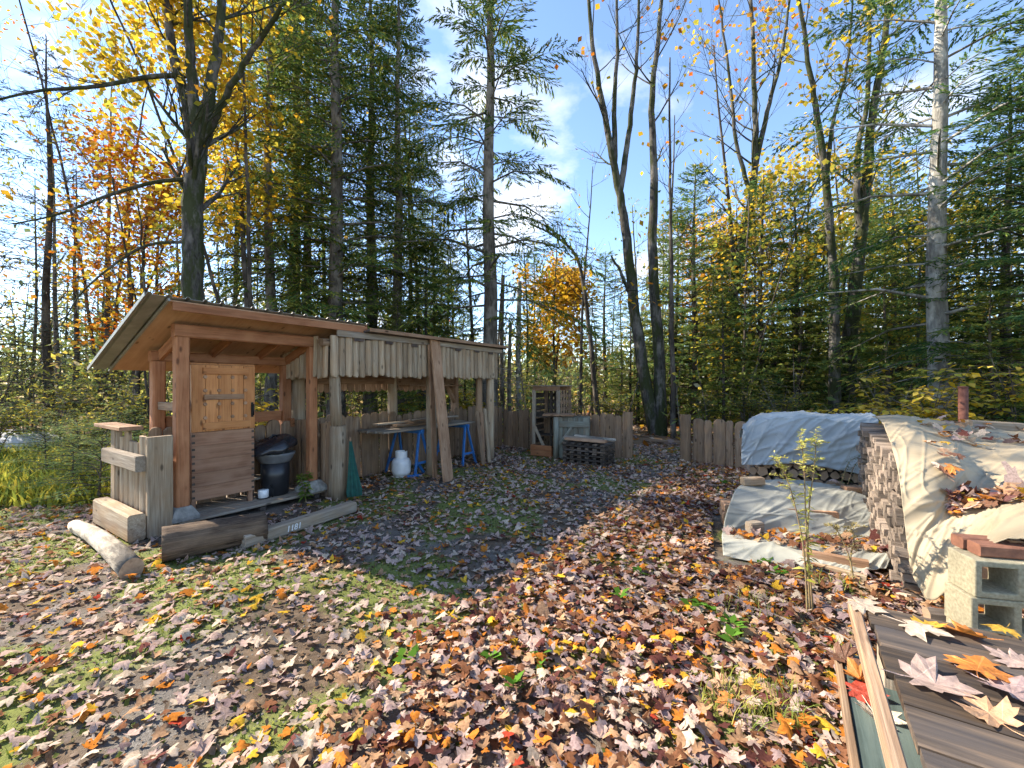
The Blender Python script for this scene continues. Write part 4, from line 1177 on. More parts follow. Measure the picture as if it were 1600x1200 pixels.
# ------------------------------------------------------------------ cinder blocks and bricks
def cinder(p, ax, label):
    """hollow block, 39 x 19 x 19 cm, open ends facing the camera"""
    L, Wd, H = .39, .19, .19
    w = .032
    pieces = []
    V, F = [], []
    def bx(x0, x1, z0, z1):
        b = len(V)
        for y in (0, Wd):
            for x, z in ((x0, z0), (x1, z0), (x1, z1), (x0, z1)): V.append((x, y, z))
        F.extend([(b, b + 1, b + 2, b + 3), (b + 7, b + 6, b + 5, b + 4), (b, b + 4, b + 5, b + 1), (b + 1, b + 5, b + 6, b + 2), (b + 2, b + 6, b + 7, b + 3), (b + 3, b + 7, b + 4, b)])
    xs = [0, w, L / 2 - w / 2, L / 2 + w / 2, L - w, L]; zs = [0, w, H - w, H]
    # one connected shell: outer box with two holes through y
    def vid(x, y, z): V.append((x, y, z)); return len(V) - 1
    grid = {}
    for yi, y in enumerate((0, Wd)):
        for xi, x in enumerate(xs):
            for zi, z in enumerate(zs): grid[(xi, yi, zi)] = vid(x, y, z)
    hole = lambda xi, zi: zi == 1 and xi in (1, 3)
    for yi in (0, 1):
        for xi in range(5):
            for zi in range(3):
                if hole(xi, zi): continue
                q = [grid[(xi, yi, zi)], grid[(xi + 1, yi, zi)], grid[(xi + 1, yi, zi + 1)], grid[(xi, yi, zi + 1)]]
                F.append(tuple(q if yi == 0 else reversed(q)))
    for xi in range(5):
        F.append((grid[(xi, 0, 0)], grid[(xi, 1, 0)], grid[(xi + 1, 1, 0)], grid[(xi + 1, 0, 0)]))
        F.append((grid[(xi, 0, 3)], grid[(xi + 1, 0, 3)], grid[(xi + 1, 1, 3)], grid[(xi, 1, 3)]))
    for zi in range(3):
        F.append((grid[(0, 0, zi)], grid[(0, 0, zi + 1)], grid[(0, 1, zi + 1)], grid[(0, 1, zi)]))
        F.append((grid[(5, 0, zi)], grid[(5, 1, zi)], grid[(5, 1, zi + 1)], grid[(5, 0, zi + 1)]))
    for xi in (1, 3):
        a, b = xi, xi + 1
        F.append((grid[(a, 0, 1)], grid[(b, 0, 1)], grid[(b, 1, 1)], grid[(a, 1, 1)]))
        F.append((grid[(a, 0, 2)], grid[(a, 1, 2)], grid[(b, 1, 2)], grid[(b, 0, 2)]))
        F.append((grid[(a, 0, 1)], grid[(a, 1, 1)], grid[(a, 1, 2)], grid[(a, 0, 2)]))
        F.append((grid[(b, 0, 1)], grid[(b, 0, 2)], grid[(b, 1, 2)], grid[(b, 1, 1)]))
    ax = Vector(ax).normalized(); ay = UP.cross(ax)
    M = Matrix((ax, ay, UP)).transposed().to_4x4(); M.translation = Vector(p)
    o = obj("cinder_block", mesh_py("cinder_block", V, F, M_block), None, M)
    md = o.modifiers.new("bevel", 'BEVEL'); md.width = .006; md.segments = 2; md.limit_method = 'ANGLE'
    return tag(o, label, "cinder block")
cb = at(1521, 933, 2.2); cz = cb.z
cax = Vector((.97, -.24, 0)).normalized(); cay = UP.cross(cax)
names = ["hollow grey cinder block on top of its stack below the beige tarp", "cinder block second in the stack below the tarp hem", "cinder block third in the stack behind the plank table", "cinder block at the bottom of the stack on the ground"]
cbase = Vector((cb.x, cb.y, 0))
hs4 = [.193 * i for i in range(4)]
zt = cz + .19
for i in range(4):
    z = zt - .19 - .1925 * i
    if z < -.12: break
    cinder(cbase + cax * U(-.012, .012) + UP * max(z, .0 if i == 3 else z), cax, names[i])
bricks = ["red brick on the cinder block beneath the beige tarp hem", "red brick beside another on the cinder block, partly out of frame", "red brick laid behind on the cinder block stack"]
for i, (a, b) in enumerate(((.05, .09), (.27, .10), (.04, .19))):
    p = cbase + cax * (a + .01) + cay * b + UP * (zt + .035)
    o = board("brick", p, p + cax * .205, .09, .062, UP, M_brick, None, jit=.01, n=2)
    tag(o, bricks[i], "brick")
for i in range(3):
    p = cbase - cax * U(.0, .06) + cay * U(.24, .30) + UP * (.05 + .09 * i)
    split_log(p, cax + cay * U(-.3, .3), .042, "rough split log wedged beside the cinder block stack", "logs wedged beside the cinder blocks")

# ------------------------------------------------------------------ plank table at the corner
TZ = .66
def tpz(u, v, z): return gp(u, v, z)
t0 = gp(1328, 936, TZ); tdx = E1; tdy = -E2                     # tdx away from the camera, tdy to the right
tab = thing("plank_table", t0 - tdx * .9 + tdy * .6 - UP * TZ, "weathered plank table strewn with big maple leaves", "table")
def TT(a, b, z=0): return t0 - tdx * a + tdy * b + UP * z        # a towards the camera, b to the right
aa = 0.0
wds = [.17, .155, .165, .15, .17, .16, .17]
for i, w in enumerate(wds):
    jn = U(.0, .02)
    board("plank", TT(aa + w / 2, .048 + jn, -.02), TT(aa + w / 2 + U(-.01, .01), 1.9, -.02 - U(0, .006)), w - .008, .03, UP, M_wet, tab, jit=.02, n=6)
    aa += w
board("edge_board", TT(-.02, .012, -.03), TT(aa + .05, .012, -.03), .05, .036, -tdy, M_fence, tab, jit=.02, n=6)
for a, b in ((.12, .12), (1.0, .12), (.12, 1.7), (1.0, 1.7)):
    board("leg", TT(a, b, -TZ), TT(a, b, -.04), .09, .09, -tdy, M_grey, tab, jit=.01)
board("lower_plank", TT(-.02, .10, -.25), TT(1.3, .10, -.25), .26, .03, UP, M_greenpanel, tab, jit=.006)
board("lower_edge", TT(-.03, -.042, -.25), TT(1.3, -.042, -.25), .045, .022, -tdy, M_fence, tab, jit=.02)
board("cross_rail", TT(.12, .17, -.29), TT(.12, 1.66, -.29), .06, .04, tdx, M_dark, tab)
board("cross_rail", TT(1.0, .17, -.29), TT(1.0, 1.66, -.29), .06, .04, tdx, M_dark, tab)
TL = [(1352, 948, .135, "beige", "long pale curled maple leaf at the table's far corner", .5), (1440, 985, .15, "beige", "large whitish maple leaf with a yellow one under it on the plank table", .6), (1452, 978, .10, "golden yellow", "golden yellow leaf half under a whitish leaf on the plank table", 2.0),
      (1505, 990, .135, "orange", "rusty orange maple leaf near the tall back plank of the table", 4.0), (1530, 1048, .15, "orange", "bright orange curled maple leaf in the middle of the plank table", 2.2), (1462, 1068, .18, "pale pinkish", "big flat pink-beige maple leaf spread on the plank table", 1.1),
      (1580, 1030, .12, "pale pinkish", "pale pinkish leaf beside the bright orange leaf on the table", 3.6), (1582, 1085, .17, "greyish mauve", "greyish mauve maple leaf by the table's near edge", .3), (1565, 985, .09, "golden yellow", "small yellow leaf standing by the cinder blocks on the table", 5.0), (1545, 1115, .13, "tan", "tan maple leaf on the nearest plank of the table", 3.0)]
for u, v, s_, cn, lab, yw_ in TL:
    p = gp(u, v, TZ)
    put_leaf(p + UP * -.001, s_ * .85, cn, lab, None, UP, rnd.choice([0, 1, 1, 3]), yw_, .08, "maple_leaf", False)
for u, v, s_, cn, lab in ((1320, 1030, .11, "brown", "red-brown leaf on the green lower plank of the table"), (1345, 1062, .11, "orange", "orange leaf on the green lower plank of the table"), (1350, 1085, .11, "red", "dark red maple leaf on the green lower plank"), (1370, 1122, .11, "beige", "whitish maple leaf at the near end of the green lower plank")):
    put_leaf(gp(u, v, TZ - .232), s_, cn, lab, None, UP, None, None, .12, "maple_leaf", False)
rp_ = gp(1505, 640 + 60); rpp = Vector(((1505 - 800) / FPX * 6.3, 6.3, 0))
rpost = thing("rusty_post", rpp, "rusty round iron post standing behind the beige tarp heap", "post")
lathe("pipe", [(.055, -.02), (.055, 1.48), (.048, 1.49)], M_rust, rpost, rpp, 16)
lathe("cap", [(.058, 1.491), (.058, 1.51), (.02, 1.518)], M_rust, rpost, rpp, 16)

# ------------------------------------------------------------------ trees
B_maple = bark("maple_bark", (.020, .018, .015), (.10, .092, .08), (.035, .042, .014), .6)
B_conifer = bark("conifer_bark", (.045, .038, .031), (.16, .14, .115))
B_grey = bark("fir_bark", (.12, .11, .095), (.30, .285, .25))
B_dark = bark("dark_bark", (.028, .023, .019), (.085, .072, .058))

def quads(P, D, Nn, Ln, Wd, cols, bend=.0):
    """diamond blades: base P, direction D, flat normal Nn"""
    P, D, Nn = np.asarray(P), np.asarray(D), np.asarray(Nn)
    D = D / (np.linalg.norm(D, axis=1, keepdims=True) + 1e-9)
    Sd = np.cross(D, Nn); Sd /= (np.linalg.norm(Sd, axis=1, keepdims=True) + 1e-9)
    L = np.asarray(Ln)[:, None]; Wd = np.asarray(Wd)[:, None]
    up = np.cross(Sd, D)
    V = np.stack([P, P + D * L * .45 + Sd * Wd * .5, P + D * L - up * L * bend, P + D * L * .45 - Sd * Wd * .5], 1).reshape(-1, 3)
    F = (np.arange(len(P))[:, None] * 4 + np.arange(4)[None])
    return V, F, np.repeat(np.asarray(cols), 4, 0)

def conifer_data(seed, H, r0, zb, spread, nb, droop, twig=11, need=5, nl=.20, nw=.06, palette=None, dead=0, irregular=.3, lean=0.0):
    r = random.Random(seed); q = np.random.default_rng(seed)
    pal_ = np.array(palette if palette is not None else [(.11, .18, .045), (.18, .24, .05), (.075, .14, .045), (.32, .30, .06)])
    V, F = [], []
    tp_ = []
    for i in range(9):
        z = H * i / 8
        tp_.append(Vector((lean * z + .04 * math.sin(z * .9 + seed), .05 * math.sin(z * .7 + seed * 2), z - (.1 if i == 0 else 0))))
    tube_VF(tp_, [r0 * (1.25 if i == 0 else 1) * (1 - .93 * i / 8) ** .85 for i in range(9)], 9, V, F)
    P, D, N_, L, Wd, C = [], [], [], [], [], []
    def trunk_at(z):
        f = z / H * 8; i = min(int(f), 7); return tp_[i].lerp(tp_[i + 1], f - i)
    for k in range(dead):
        z = r.uniform(1.0, zb + .3); a = r.uniform(0, 6.28); l = r.uniform(.5, 1.5)
        p = trunk_at(z); d = Vector((math.cos(a), math.sin(a), r.uniform(-.25, .1)))
        tube_VF([p, p + d * l * .5, p + d * l - UP * .12 * l], [.022, .014, .005], 3, V, F)
        for w in range(3):
            b = p + d * l * r.uniform(.3, .9); e = Vector((math.cos(a + r.uniform(-1, 1)), math.sin(a + r.uniform(-1, 1)), r.uniform(-.5, .2)))
            tube_VF([b, b + e * l * .3], [.008, .003], 3, V, F)
    for k in range(nb):
        fz = (k + r.random()) / nb
        z = zb + (H * .985 - zb) * fz
        a = k * 2.399 + r.uniform(-.5, .5)
        Lb = spread * (1 - fz) ** .75 * (1 + r.uniform(-irregular, irregular)) + .18
        if fz < .1: Lb *= .6 + 4 * fz
        d0 = Vector((math.cos(a), math.sin(a), 0)); p0 = trunk_at(z)
        rise = r.uniform(.0, .25) + .5 * fz; dr = droop * r.uniform(.7, 1.3) * (1 - .6 * fz)
        def bp_(t): return p0 + d0 * (Lb * t) + UP * (Lb * (rise * t - dr * t * t))
        pts = [bp_(t) for t in (0, .35, .7, 1.0)]
        tube_VF(pts, [max(.006, .012 * Lb + .004), .008 * Lb + .004, .005, .002], 3, V, F)
        nt_ = max(4, int(twig * min(1.0, .35 + Lb / spread)))
        sidev = Vector((-d0.y, d0.x, 0))
        shade = r.uniform(.75, 1.25)
        for i in range(nt_):
            t = .16 + .84 * (i + r.random() * .8) / nt_
            b = bp_(t)
            tan = (bp_(min(1, t + .05)) - bp_(t - .05)).normalized()
            for sg in (-1, 1):
                if r.random() < .08: continue
                tl = (.40 * Lb * (1 - .72 * t) + .14) * r.uniform(.7, 1.2)
                td = (tan * r.uniform(.55, .9) + sidev * sg * r.uniform(.6, 1.0) + UP * r.uniform(-.28, .12)).normalized()
                nn = max(2, int(need * (.5 + tl / .6)))
                for j in range(nn):
                    f = (j + r.random()) / nn
                    pb = b + td * tl * f * .92
                    dd = td + Vector((r.uniform(-.5, .5), r.uniform(-.5, .5), r.uniform(-.38, .22)))
                    P.append(pb); D.append(dd); N_.append((r.uniform(-.55, .55), r.uniform(-.55, .55), 1))
                    L.append(nl * r.uniform(.65, 1.25)); Wd.append(nw * r.uniform(.7, 1.3))
                    C.append(pal_[r.randrange(len(pal_))] * shade * r.uniform(.75, 1.25))
    Vn, Fn, Cn = quads(np.array([tuple(p) for p in P]), np.array([tuple(d) for d in D]), np.array(N_), np.array(L), np.array(Wd), np.array(C), .08)
    return (V, F), (Vn, Fn, Cn)

def make_conifer(name_bark, *a, **k):
    (V, F), (Vn, Fn, Cn) = conifer_data(*a, **k)
    tm = mesh_np("trunk", np.array([tuple(p) for p in V]), np.array(F), name_bark, True)
    cm = mesh_np("crown", Vn, Fn, M_needle, False, Cn)
    return tm, cm

def grow(V, F, tips, r, p, d, L, rad, depth, spread=.55, upb=.12, sides=4, minr=.004):
    """recursive bare branch"""
    n = 4
    pts = [p]; rads = [rad]
    for i in range(n):
        d = (d + Vector((r.uniform(-.13, .13), r.uniform(-.13, .13), r.uniform(-.05, .12) + upb * .25))).normalized()
        p = p + d * (L / n); pts.append(p); rads.append(max(minr * .7, rad * (1 - .62 * (i + 1) / n)))
    tube_VF(pts, rads, sides if depth > 1 else 3, V, F)
    if depth <= 0:
        tips.append((pts[-1], d)); tips.append((pts[2], d)); return
    k = r.choice([3, 4, 4, 5]) if depth > 1 else r.choice([3, 4])
    for i in range(k):
        t = 1 + (n - 1) * (i + r.uniform(.2, 1)) / k
        j = min(int(t), n - 1); b = pts[j].lerp(pts[j + 1], t - j)
        ax = Vector((r.uniform(-1, 1), r.uniform(-1, 1), r.uniform(-.5, .6)))
        nd = (d + ax.normalized() * spread * 1.3 + UP * upb).normalized()
        grow(V, F, tips, r, b, nd, L * r.uniform(.48, .72), max(minr, rads[j] * .55), depth - 1, spread, upb, sides, minr)
    tips.append((pts[-1], d))

def leaf_cloud(tips, r, per, size, pal_, jitter, prob=1.0, zlim=None):
    P, D, N_, L, W_, C = [], [], [], [], [], []
    for p, d in tips:
        if r.random() > prob: continue
        if zlim and not (zlim[0] < p.z < zlim[1]): continue
        sh = r.uniform(.8, 1.2); base = pal_[r.randrange(len(pal_))]
        for _ in range(per):
            P.append(tuple(p + Vector((r.gauss(0, jitter), r.gauss(0, jitter), r.gauss(0, jitter * .7)))))
            D.append((r.uniform(-1, 1), r.uniform(-1, 1), r.uniform(-.9, .3)))
            N_.append((r.uniform(-.7, .7), r.uniform(-.7, .7), 1)); s = size * r.uniform(.65, 1.3)
            L.append(s); W_.append(s * r.uniform(.75, 1.0))
            c_ = base if r.random() < .7 else pal_[r.randrange(len(pal_))]
            C.append(np.array(c_) * sh * r.uniform(.8, 1.2))
    if not P: return None
    return quads(np.array(P), np.array(D), np.array(N_), np.array(L), np.array(W_), np.array(C), .1)

YEL = [(.70, .46, .03), (.62, .36, .03), (.66, .50, .06), (.45, .40, .05)]
ORG = [(.62, .20, .02), (.58, .27, .03), (.50, .13, .02), (.66, .36, .05)]
GRY = [(.32, .34, .05), (.42, .38, .06), (.20, .24, .05), (.50, .40, .06)]

def deciduous(name, base, stems, label, seed, barkm, nbr=10, Lb=1.4, depth=2, leaves=None, cat="tree", group=None, zbr=.45, upb=.15, extra=None, bfac=.32):
    """stems: list of (world points, r0, r1); branches start above fraction zbr of each stem"""
    r = random.Random(seed); base = Vector(base)
    root = thing(name, base, label, cat, group)
    V, F, tips = [], [], []
    for pts, ra, rb in stems:
        pts = [Vector(p) - base for p in pts]
        A = cr(np.array([tuple(p) for p in pts]), 5 * len(pts))
        A = [Vector(p) + Vector((r.uniform(-.02, .02), r.uniform(-.02, .02), 0)) for p in A]
        n = len(A)
        rad = [ra + (rb - ra) * (i / (n - 1)) ** .9 for i in range(n)]
        tube_VF(A, rad, 10, V, F)
        for k in range(nbr):
            f = zbr + (1 - zbr) * (k + r.random()) / nbr
            i = min(int(f * (n - 1)), n - 2)
            a = r.uniform(0, 6.28)
            d = (A[i + 1] - A[i]).normalized() * .6 + Vector((math.cos(a), math.sin(a), r.uniform(0, .5)))
            grow(V, F, tips, r, A[i], d.normalized(), Lb * r.uniform(.6, 1.2) * (1.15 - .4 * f), rad[i] * bfac, depth, .55, upb)
    if extra:
        for pts, ra, rb in extra:
            pts = [Vector(p) - base for p in pts]
            A = [Vector(p) for p in cr(np.array([tuple(p) for p in pts]), 5 * len(pts))]
            n = len(A); rad = [ra + (rb - ra) * i / (n - 1) for i in range(n)]
            tube_VF(A, rad, 7, V, F)
            for k in range(9):
                i = min(int((.3 + .7 * (k + r.random()) / 9) * (n - 1)), n - 2)
                d = (A[i + 1] - A[i]).normalized() + Vector((r.uniform(-.8, .8), r.uniform(-.8, .8), r.uniform(-.5, .7)))
                grow(V, F, tips, r, A[i], d.normalized(), .7 * r.uniform(.6, 1.2), rad[i] * .4, 1, .55, .05)
    obj("trunk", mesh_np("trunk", np.array([tuple(p) for p in V]), np.array(F), barkm, True), root, Matrix.Translation(base))
    if leaves:
        d_ = leaf_cloud(tips, r, *leaves)
        if d_: obj("crown", mesh_np("crown", d_[0], d_[1], M_fol, False, d_[2]), root, Matrix.Translation(base))
    return root

def base_of(u, d): return Vector(((u - 800) / FPX * d, d, 0))

# big mossy maple behind the shelter
D8 = 8.0
deciduous("maple_tree", base_of(303, D8), [
    ([base_of(303, D8) - UP * .1, at(303, 560, D8), at(302, 430, D8), at(302, 320, D8), at(310, 190, D8)], .195, .165),
    ([at(306, 225, D8), at(288, 150, D8 + .1), at(268, 70, D8 + .3), at(256, -90, D8 + .6)], .12, .06),
    ([at(307, 220, D8), at(301, 140, D8 - .1), at(296, 60, D8 - .2), at(290, -110, D8 - .3)], .115, .06),
    ([at(312, 215, D8), at(328, 140, D8), at(342, 60, D8), at(352, -100, D8 + .2)], .125, .06),
    ([at(320, 222, D8), at(345, 165, D8 - .2), at(385, 95, D8 - .4), at(440, 10, D8 - .8)], .075, .035)],
    "big dark mossy maple with forked trunk rising behind the shelter roof", 21, B_maple, 7, 1.7, 2, (4, .105, YEL[:3] + [ORG[1]], .20, .07, (3.0, 9)), zbr=.68,
    extra=[([at(290, 118, D8), at(235, 120, D8 - .3), at(150, 135, D8 - .8), at(60, 142, D8 - 1.2), at(-40, 165, D8 - 1.6)], .05, .012),
           ([at(290, 280, D8), at(240, 285, D8 - .2), at(170, 305, D8 - .5), at(90, 335, D8 - .9), at(20, 350, D8 - 1.2)], .042, .010),
           ([at(290, 378, D8), at(235, 382, D8 - .2), at(190, 405, D8 - .4), at(130, 455, D8 - .7), at(95, 510, D8 - .9)], .032, .008)])
# orange maple sapling behind the maple, yellow maple on the other side
def leafy_tree(name, u, d, H, label, seed, pal_, per, size, prob, r0=.09, nst=3, Lb=1.5, cb=.25, barkm=B_dark, jitter=.3, group=None):
    b = base_of(u, d); r = random.Random(seed); st = []
    for k in range(nst):
        a = r.uniform(0, 6.28); s_ = .05 + .12 * k
        st.append(([b - UP * .1, b + Vector((math.cos(a) * s_ * H * .25, math.sin(a) * s_ * H * .25, H * .35)), b + Vector((math.cos(a) * s_ * H * .6, math.sin(a) * s_ * H * .6, H * .7)), b + Vector((math.cos(a) * s_ * H, math.sin(a) * s_ * H, H * r.uniform(.9, 1.0)))], r0 / (1 + .4 * k), .015))
    return deciduous(name, b, st, label, seed, barkm, 11, Lb, 2, (per, size, pal_, jitter, prob), zbr=cb, group=group)
leafy_tree("orange_maple", 212, 12.3, 8.2, "young maple with glowing orange leaves behind the shelter", 31, ORG + [YEL[0]], 10, .135, .62, .08, 3, 1.7, .2)
leafy_tree("yellow_maple", 395, 10.0, 9.6, "maple with bright yellow leaves high among the dark firs", 33, YEL, 8, .13, .5, .09, 3, 1.5, .42)
leafy_tree("yellow_maple", 240, 9.6, 5.8, "small yellow-leaved maple beside the big mossy trunk", 35, YEL, 4, .115, .18, .04, 2, 1.3, .45)
leafy_tree("bare_maple", 165, 14.0, 12, "tall bare grey maple with many thin upright branches beyond the shelter", 36, YEL + ORG, 1, .13, .12, .10, 4, 2.2, .3)

# double maple, leaning maple and the pair on the right
D = 13.0
deciduous("maple_tree", base_of(1028, D), [
    ([at(1026, 682, D), at(1008, 600, D), at(990, 470, D), at(978, 360, D), at(962, 270, D), at(945, 180, D), at(925, 60, D), at(915, -60, D)], .21, .04),
    ([at(968, 300, D), at(985, 190, D), at(996, 80, D), at(1000, -60, D)], .10, .03),
    ([at(960, 260, D), at(960, 160, D), at(965, 60, D), at(962, -60, D)], .09, .03),
    ([at(955, 400, D), at(972, 430, D), at(988, 470, D)], .03, .06),
    ([at(1032, 684, D), at(1030, 560, D), at(1020, 400, D), at(1022, 280, D), at(1018, 160, D), at(1030, 50, D), at(1035, -60, D)], .20, .04)],
    "dark double-trunked maple, bare at the top, beyond the fence gap", 41, B_maple, 8, 1.9, 2, (2, .16, YEL[:2] + ORG[:2], .2, .05), zbr=.55)
b = base_of(1052, 12.4)
deciduous("young_maple", b, [([b - UP * .1, at(1050, 500, 12.4), at(1047, 300, 12.4), at(1046, 90, 12.4)], .085, .02)], "thin straight dark trunk close beside the double-trunked maple", 42, B_dark, 8, 1.2, 1, (2, .14, GRY, .2, .2), zbr=.5)
D = 15.0
deciduous("maple_tree", base_of(1128, D), [
    ([at(1126, 660, D), at(1132, 560, D), at(1150, 430, D), at(1172, 330, D), at(1180, 230, D), at(1178, 120, D), at(1172, -40, D)], .23, .05),
    ([at(1180, 260, D), at(1200, 170, D), at(1222, 80, D), at(1240, -40, D)], .10, .03), ([at(1172, 300, D), at(1150, 220, D), at(1140, 120, D), at(1120, -20, D)], .08, .03)],
    "leaning bare maple with fan of thin branches, right of the fence gap", 43, B_maple, 11, 2.2, 2, (2, .17, ORG + YEL, .25, .16), zbr=.45)
D = 12.0
deciduous("maple_tree", base_of(1302, D), [([at(1304, 670, D), at(1304, 560, D), at(1302, 430, D), at(1292, 300, D), at(1278, 190, D), at(1262, 90, D), at(1240, -60, D)], .17, .04), ([at(1290, 290, D), at(1300, 200, D), at(1322, 110, D), at(1335, -30, D)], .07, .02)],
    "slim dark maple trunk curving up behind the blue-grey tarp", 44, B_maple, 8, 1.6, 2, (3, .15, YEL, .22, .3), zbr=.5)
deciduous("maple_tree", base_of(1322, 12.6), [([at(1322, 665, 12.6), at(1330, 520, 12.6), at(1342, 400, 12.6), at(1352, 300, 12.6), at(1362, 190, 12.6), at(1380, 80, 12.6), at(1395, -60, 12.6)], .22, .06), ([at(1345, 370, 12.6), at(1338, 260, 12.6), at(1355, 150, 12.6), at(1360, 0, 12.6)], .11, .04)],
    "thick dark leaning maple trunk behind the blue-grey tarp", 45, B_maple, 8, 1.7, 2, (2, .15, GRY, .22, .25), zbr=.5)
b = base_of(850, 15); D = 15
deciduous("bent_tree", base_of(932, D), [([at(935, 655, D), at(925, 560, D), at(914, 460, D), at(900, 400, D), at(868, 370, D), at(830, 350, D)], .10, .025)], "bent dark tree arching over the path of the lattice rack", 46, B_dark, 9, 1.3, 2, None, zbr=.4)

# conifer prototypes
CP = {}
CP['tall'] = make_conifer(B_conifer, 101, 17, .23, 2.4, 3.2, 112, .55, 16, 8, .16, .036, dead=20)
CP['thin'] = make_conifer(B_conifer, 102, 15, .15, 3.0, 1.9, 100, .50, 14, 8, .15, .032, dead=22)
CP['fir'] = make_conifer(B_dark, 103, 9, .13, .7, 2.1, 105, .30, 15, 10, .12, .028, palette=[(.085, .17, .06), (.13, .22, .065), (.06, .13, .055), (.24, .28, .07)])
CP['fir2'] = make_conifer(B_dark, 104, 7, .09, .4, 1.7, 84, .34, 14, 10, .12, .030, palette=[(.16, .23, .05), (.24, .29, .06), (.11, .17, .05), (.34, .33, .07)])
CP['sparse'] = make_conifer(B_conifer, 105, 17, .25, 3.0, 3.1, 74, .70, 16, 10, .16, .036, dead=24, irregular=.5)
CP['grey'] = make_conifer(B_grey, 106, 15, .20, 2.2, 3.0, 76, .42, 16, 12, .12, .030, dead=14, irregular=.5, palette=[(.075, .16, .05), (.12, .20, .055), (.05, .115, .045), (.20, .25, .06)])
CP['sapling'] = make_conifer(B_dark, 107, 1.3, .02, .04, .62, 36, .25, 8, 5, .07, .016, palette=[(.16, .23, .10), (.24, .31, .13), (.11, .18, .08), (.34, .35, .11)])
CP['gloom'] = make_conifer(B_dark, 108, 12, .13, .8, 1.7, 76, .45, 9, 4, .22, .03, dead=34, irregular=.5, palette=[(.030, .050, .045), (.045, .062, .05), (.028, .04, .035), (.075, .075, .045)])
def conifer(kind, u, d, scale, rot, label, name="fir_tree", group=None, sx=1.0, x=None):
    b = base_of(u, d) if x is None else Vector((x, d, 0))
    root = bpy.data.objects.new(name, None); root.empty_display_size = .1
    place(root, Matrix.Translation(b) @ Matrix.Rotation(rot, 4, 'Z') @ Matrix.Diagonal((scale * sx, scale * sx, scale, 1)))
    tag(root, label, "tree", group)
    for nm, me in zip(("trunk", "crown"), CP[kind]): obj(nm, me, root, WM[root.name])
    return root
conifer('sparse', 765, 12.6, 1.0, .3, "tall straight spruce with long drooping branches behind the lean-to", "spruce_tree")
conifer('grey', 1467, 8.8, 1.0, 1.2, "tall fir with smooth pale grey trunk behind the woodpiles", "fir_tree")
conifer('gloom', 75, 13.0, 1.0, .5, "gaunt dark spruce with bare lower branches at the forest edge", "spruce_tree")
conifer('gloom', -30, 12.0, .9, 2.5, "dark ragged spruce leaning over the pale boulder", "spruce_tree")
conifer('gloom', 118, 17.0, .85, 4.0, "slim dark spruce behind the gaunt one", "spruce_tree")
for k, (kind, u, d, s_, ro, lab) in enumerate([
        ('tall', 525, 11.6, 1.0, 1.0, "tall dense green fir towering over the lean-to's middle"),
        ('thin', 421, 11.0, 1.0, 2.0, "tall narrow fir with pale trunk near the yellow maple"),
        ('tall', 462, 13.0, .95, 5.9, "dense green fir behind the yellow maple"),
        ('tall', 622, 12.6, .80, .1, "dense fir with low drooping branches above the lean-to roof"),
        ('fir', 1640, 7.6, .95, 1.7, "dense fir crowding the end of the beige tarp heap"),
        ('tall', 580, 13.5, .92, 3.3, "dense blue-green fir standing close behind the tall one"),
        ('thin', 480, 14.0, 1.1, 4.4, "narrow fir between the yellow maple and the dense firs"),
        ('fir', 665, 12.2, .62, .7, "bright green young fir rising over the lean-to roof"),
        ('thin', 640, 15.0, .75, 5.1, "narrow dark fir beside the tall straight spruce"),
        ('fir2', 620, 10.6, .55, 2.2, "small yellow-green fir peeking over the lean-to roof"),
        ('fir', 1575, 8.6, .86, .4, "dense dark green fir at the end of the woodpile"),
        ('fir2', 1550, 7.6, .50, 2.9, "bushy young fir beside the rusty post"),
        ('fir', 1690, 9.5, .95, 3.9, "dense dark fir behind the beige tarp heap"),
        ('fir', 1190, 14.0, .93, 1.4, "dark fir in front of the leaning maple"),
        ('fir2', 1130, 12.4, .62, 4.8, "small fir with drooping sprays right of the fence gap"),
        ('fir', 1085, 15.5, 1.06, 2.6, "pointed fir with dense top behind the thin straight trunk"),
        ('fir2', 1250, 12.8, .80, .2, "olive green fir behind the short fence"),
        ('fir2', 1385, 11.5, .72, 3.4, "olive fir between the thick leaning trunk and grey fir"),
        ('fir2', 1420, 15.0, 1.1, 1.9, "taller olive fir behind the pale grey fir trunk"),
        ('thin', 1345, 17.0, .70, 1.1, "tall fir far behind the thick leaning maple"),
        ('fir2', 985, 17.0, .7, 5.5, "pale green fir in the distance left of the double maple"),
        ('fir', 945, 24.0, 1.0, 2.0, "pointed distant fir standing clear against the sky"),
        ('fir2', 725, 16.0, .65, 4.0, "light green fir low behind the spruce trunk"),
        ('fir', 700, 19, .85, .9, "blue-green fir in the distance behind the spruce trunk"),
        ('thin', 835, 21, .55, 2.2, "spindly fir behind the lattice rack")]):
    conifer(kind, u, d, s_, ro, lab)
# broken dead trunks
for i, (u, vt, d, r_, lab) in enumerate(((786, 430, 14.5, .085, "bare broken grey stump pole beside the spruce trunk"), (812, 440, 15, .10, "thicker bare dead pole with snapped top"), (798, 505, 14, .07, "shorter bare dead pole with snapped top"))):
    b = base_of(u, d); ds = thing("dead_trunk", b, lab, "dead tree")
    tp1 = at(u, vt, d)
    log("trunk", b - UP * .1, tp1, r_, r_ * .75, B_grey if i == 1 else B_conifer, ds, 9, 9, .05, .05)
    V, F = [], []
    r = random.Random(i)
    for k in range(9):
        z = r.uniform(1, tp1.z * .95); a = r.uniform(0, 6.28); l = r.uniform(.2, .8)
        p = Vector((0, 0, z)); dd = Vector((math.cos(a), math.sin(a), r.uniform(-.2, .3)))
        tube_VF([p, p + dd * l * .5, p + dd * l + UP * .05], [.02, .012, .004], 3, V, F)
    obj("branch_stubs", mesh_np("branch_stubs", np.array([tuple(p) for p in V]), np.array(F), B_conifer, True), ds, Matrix.Translation(b))
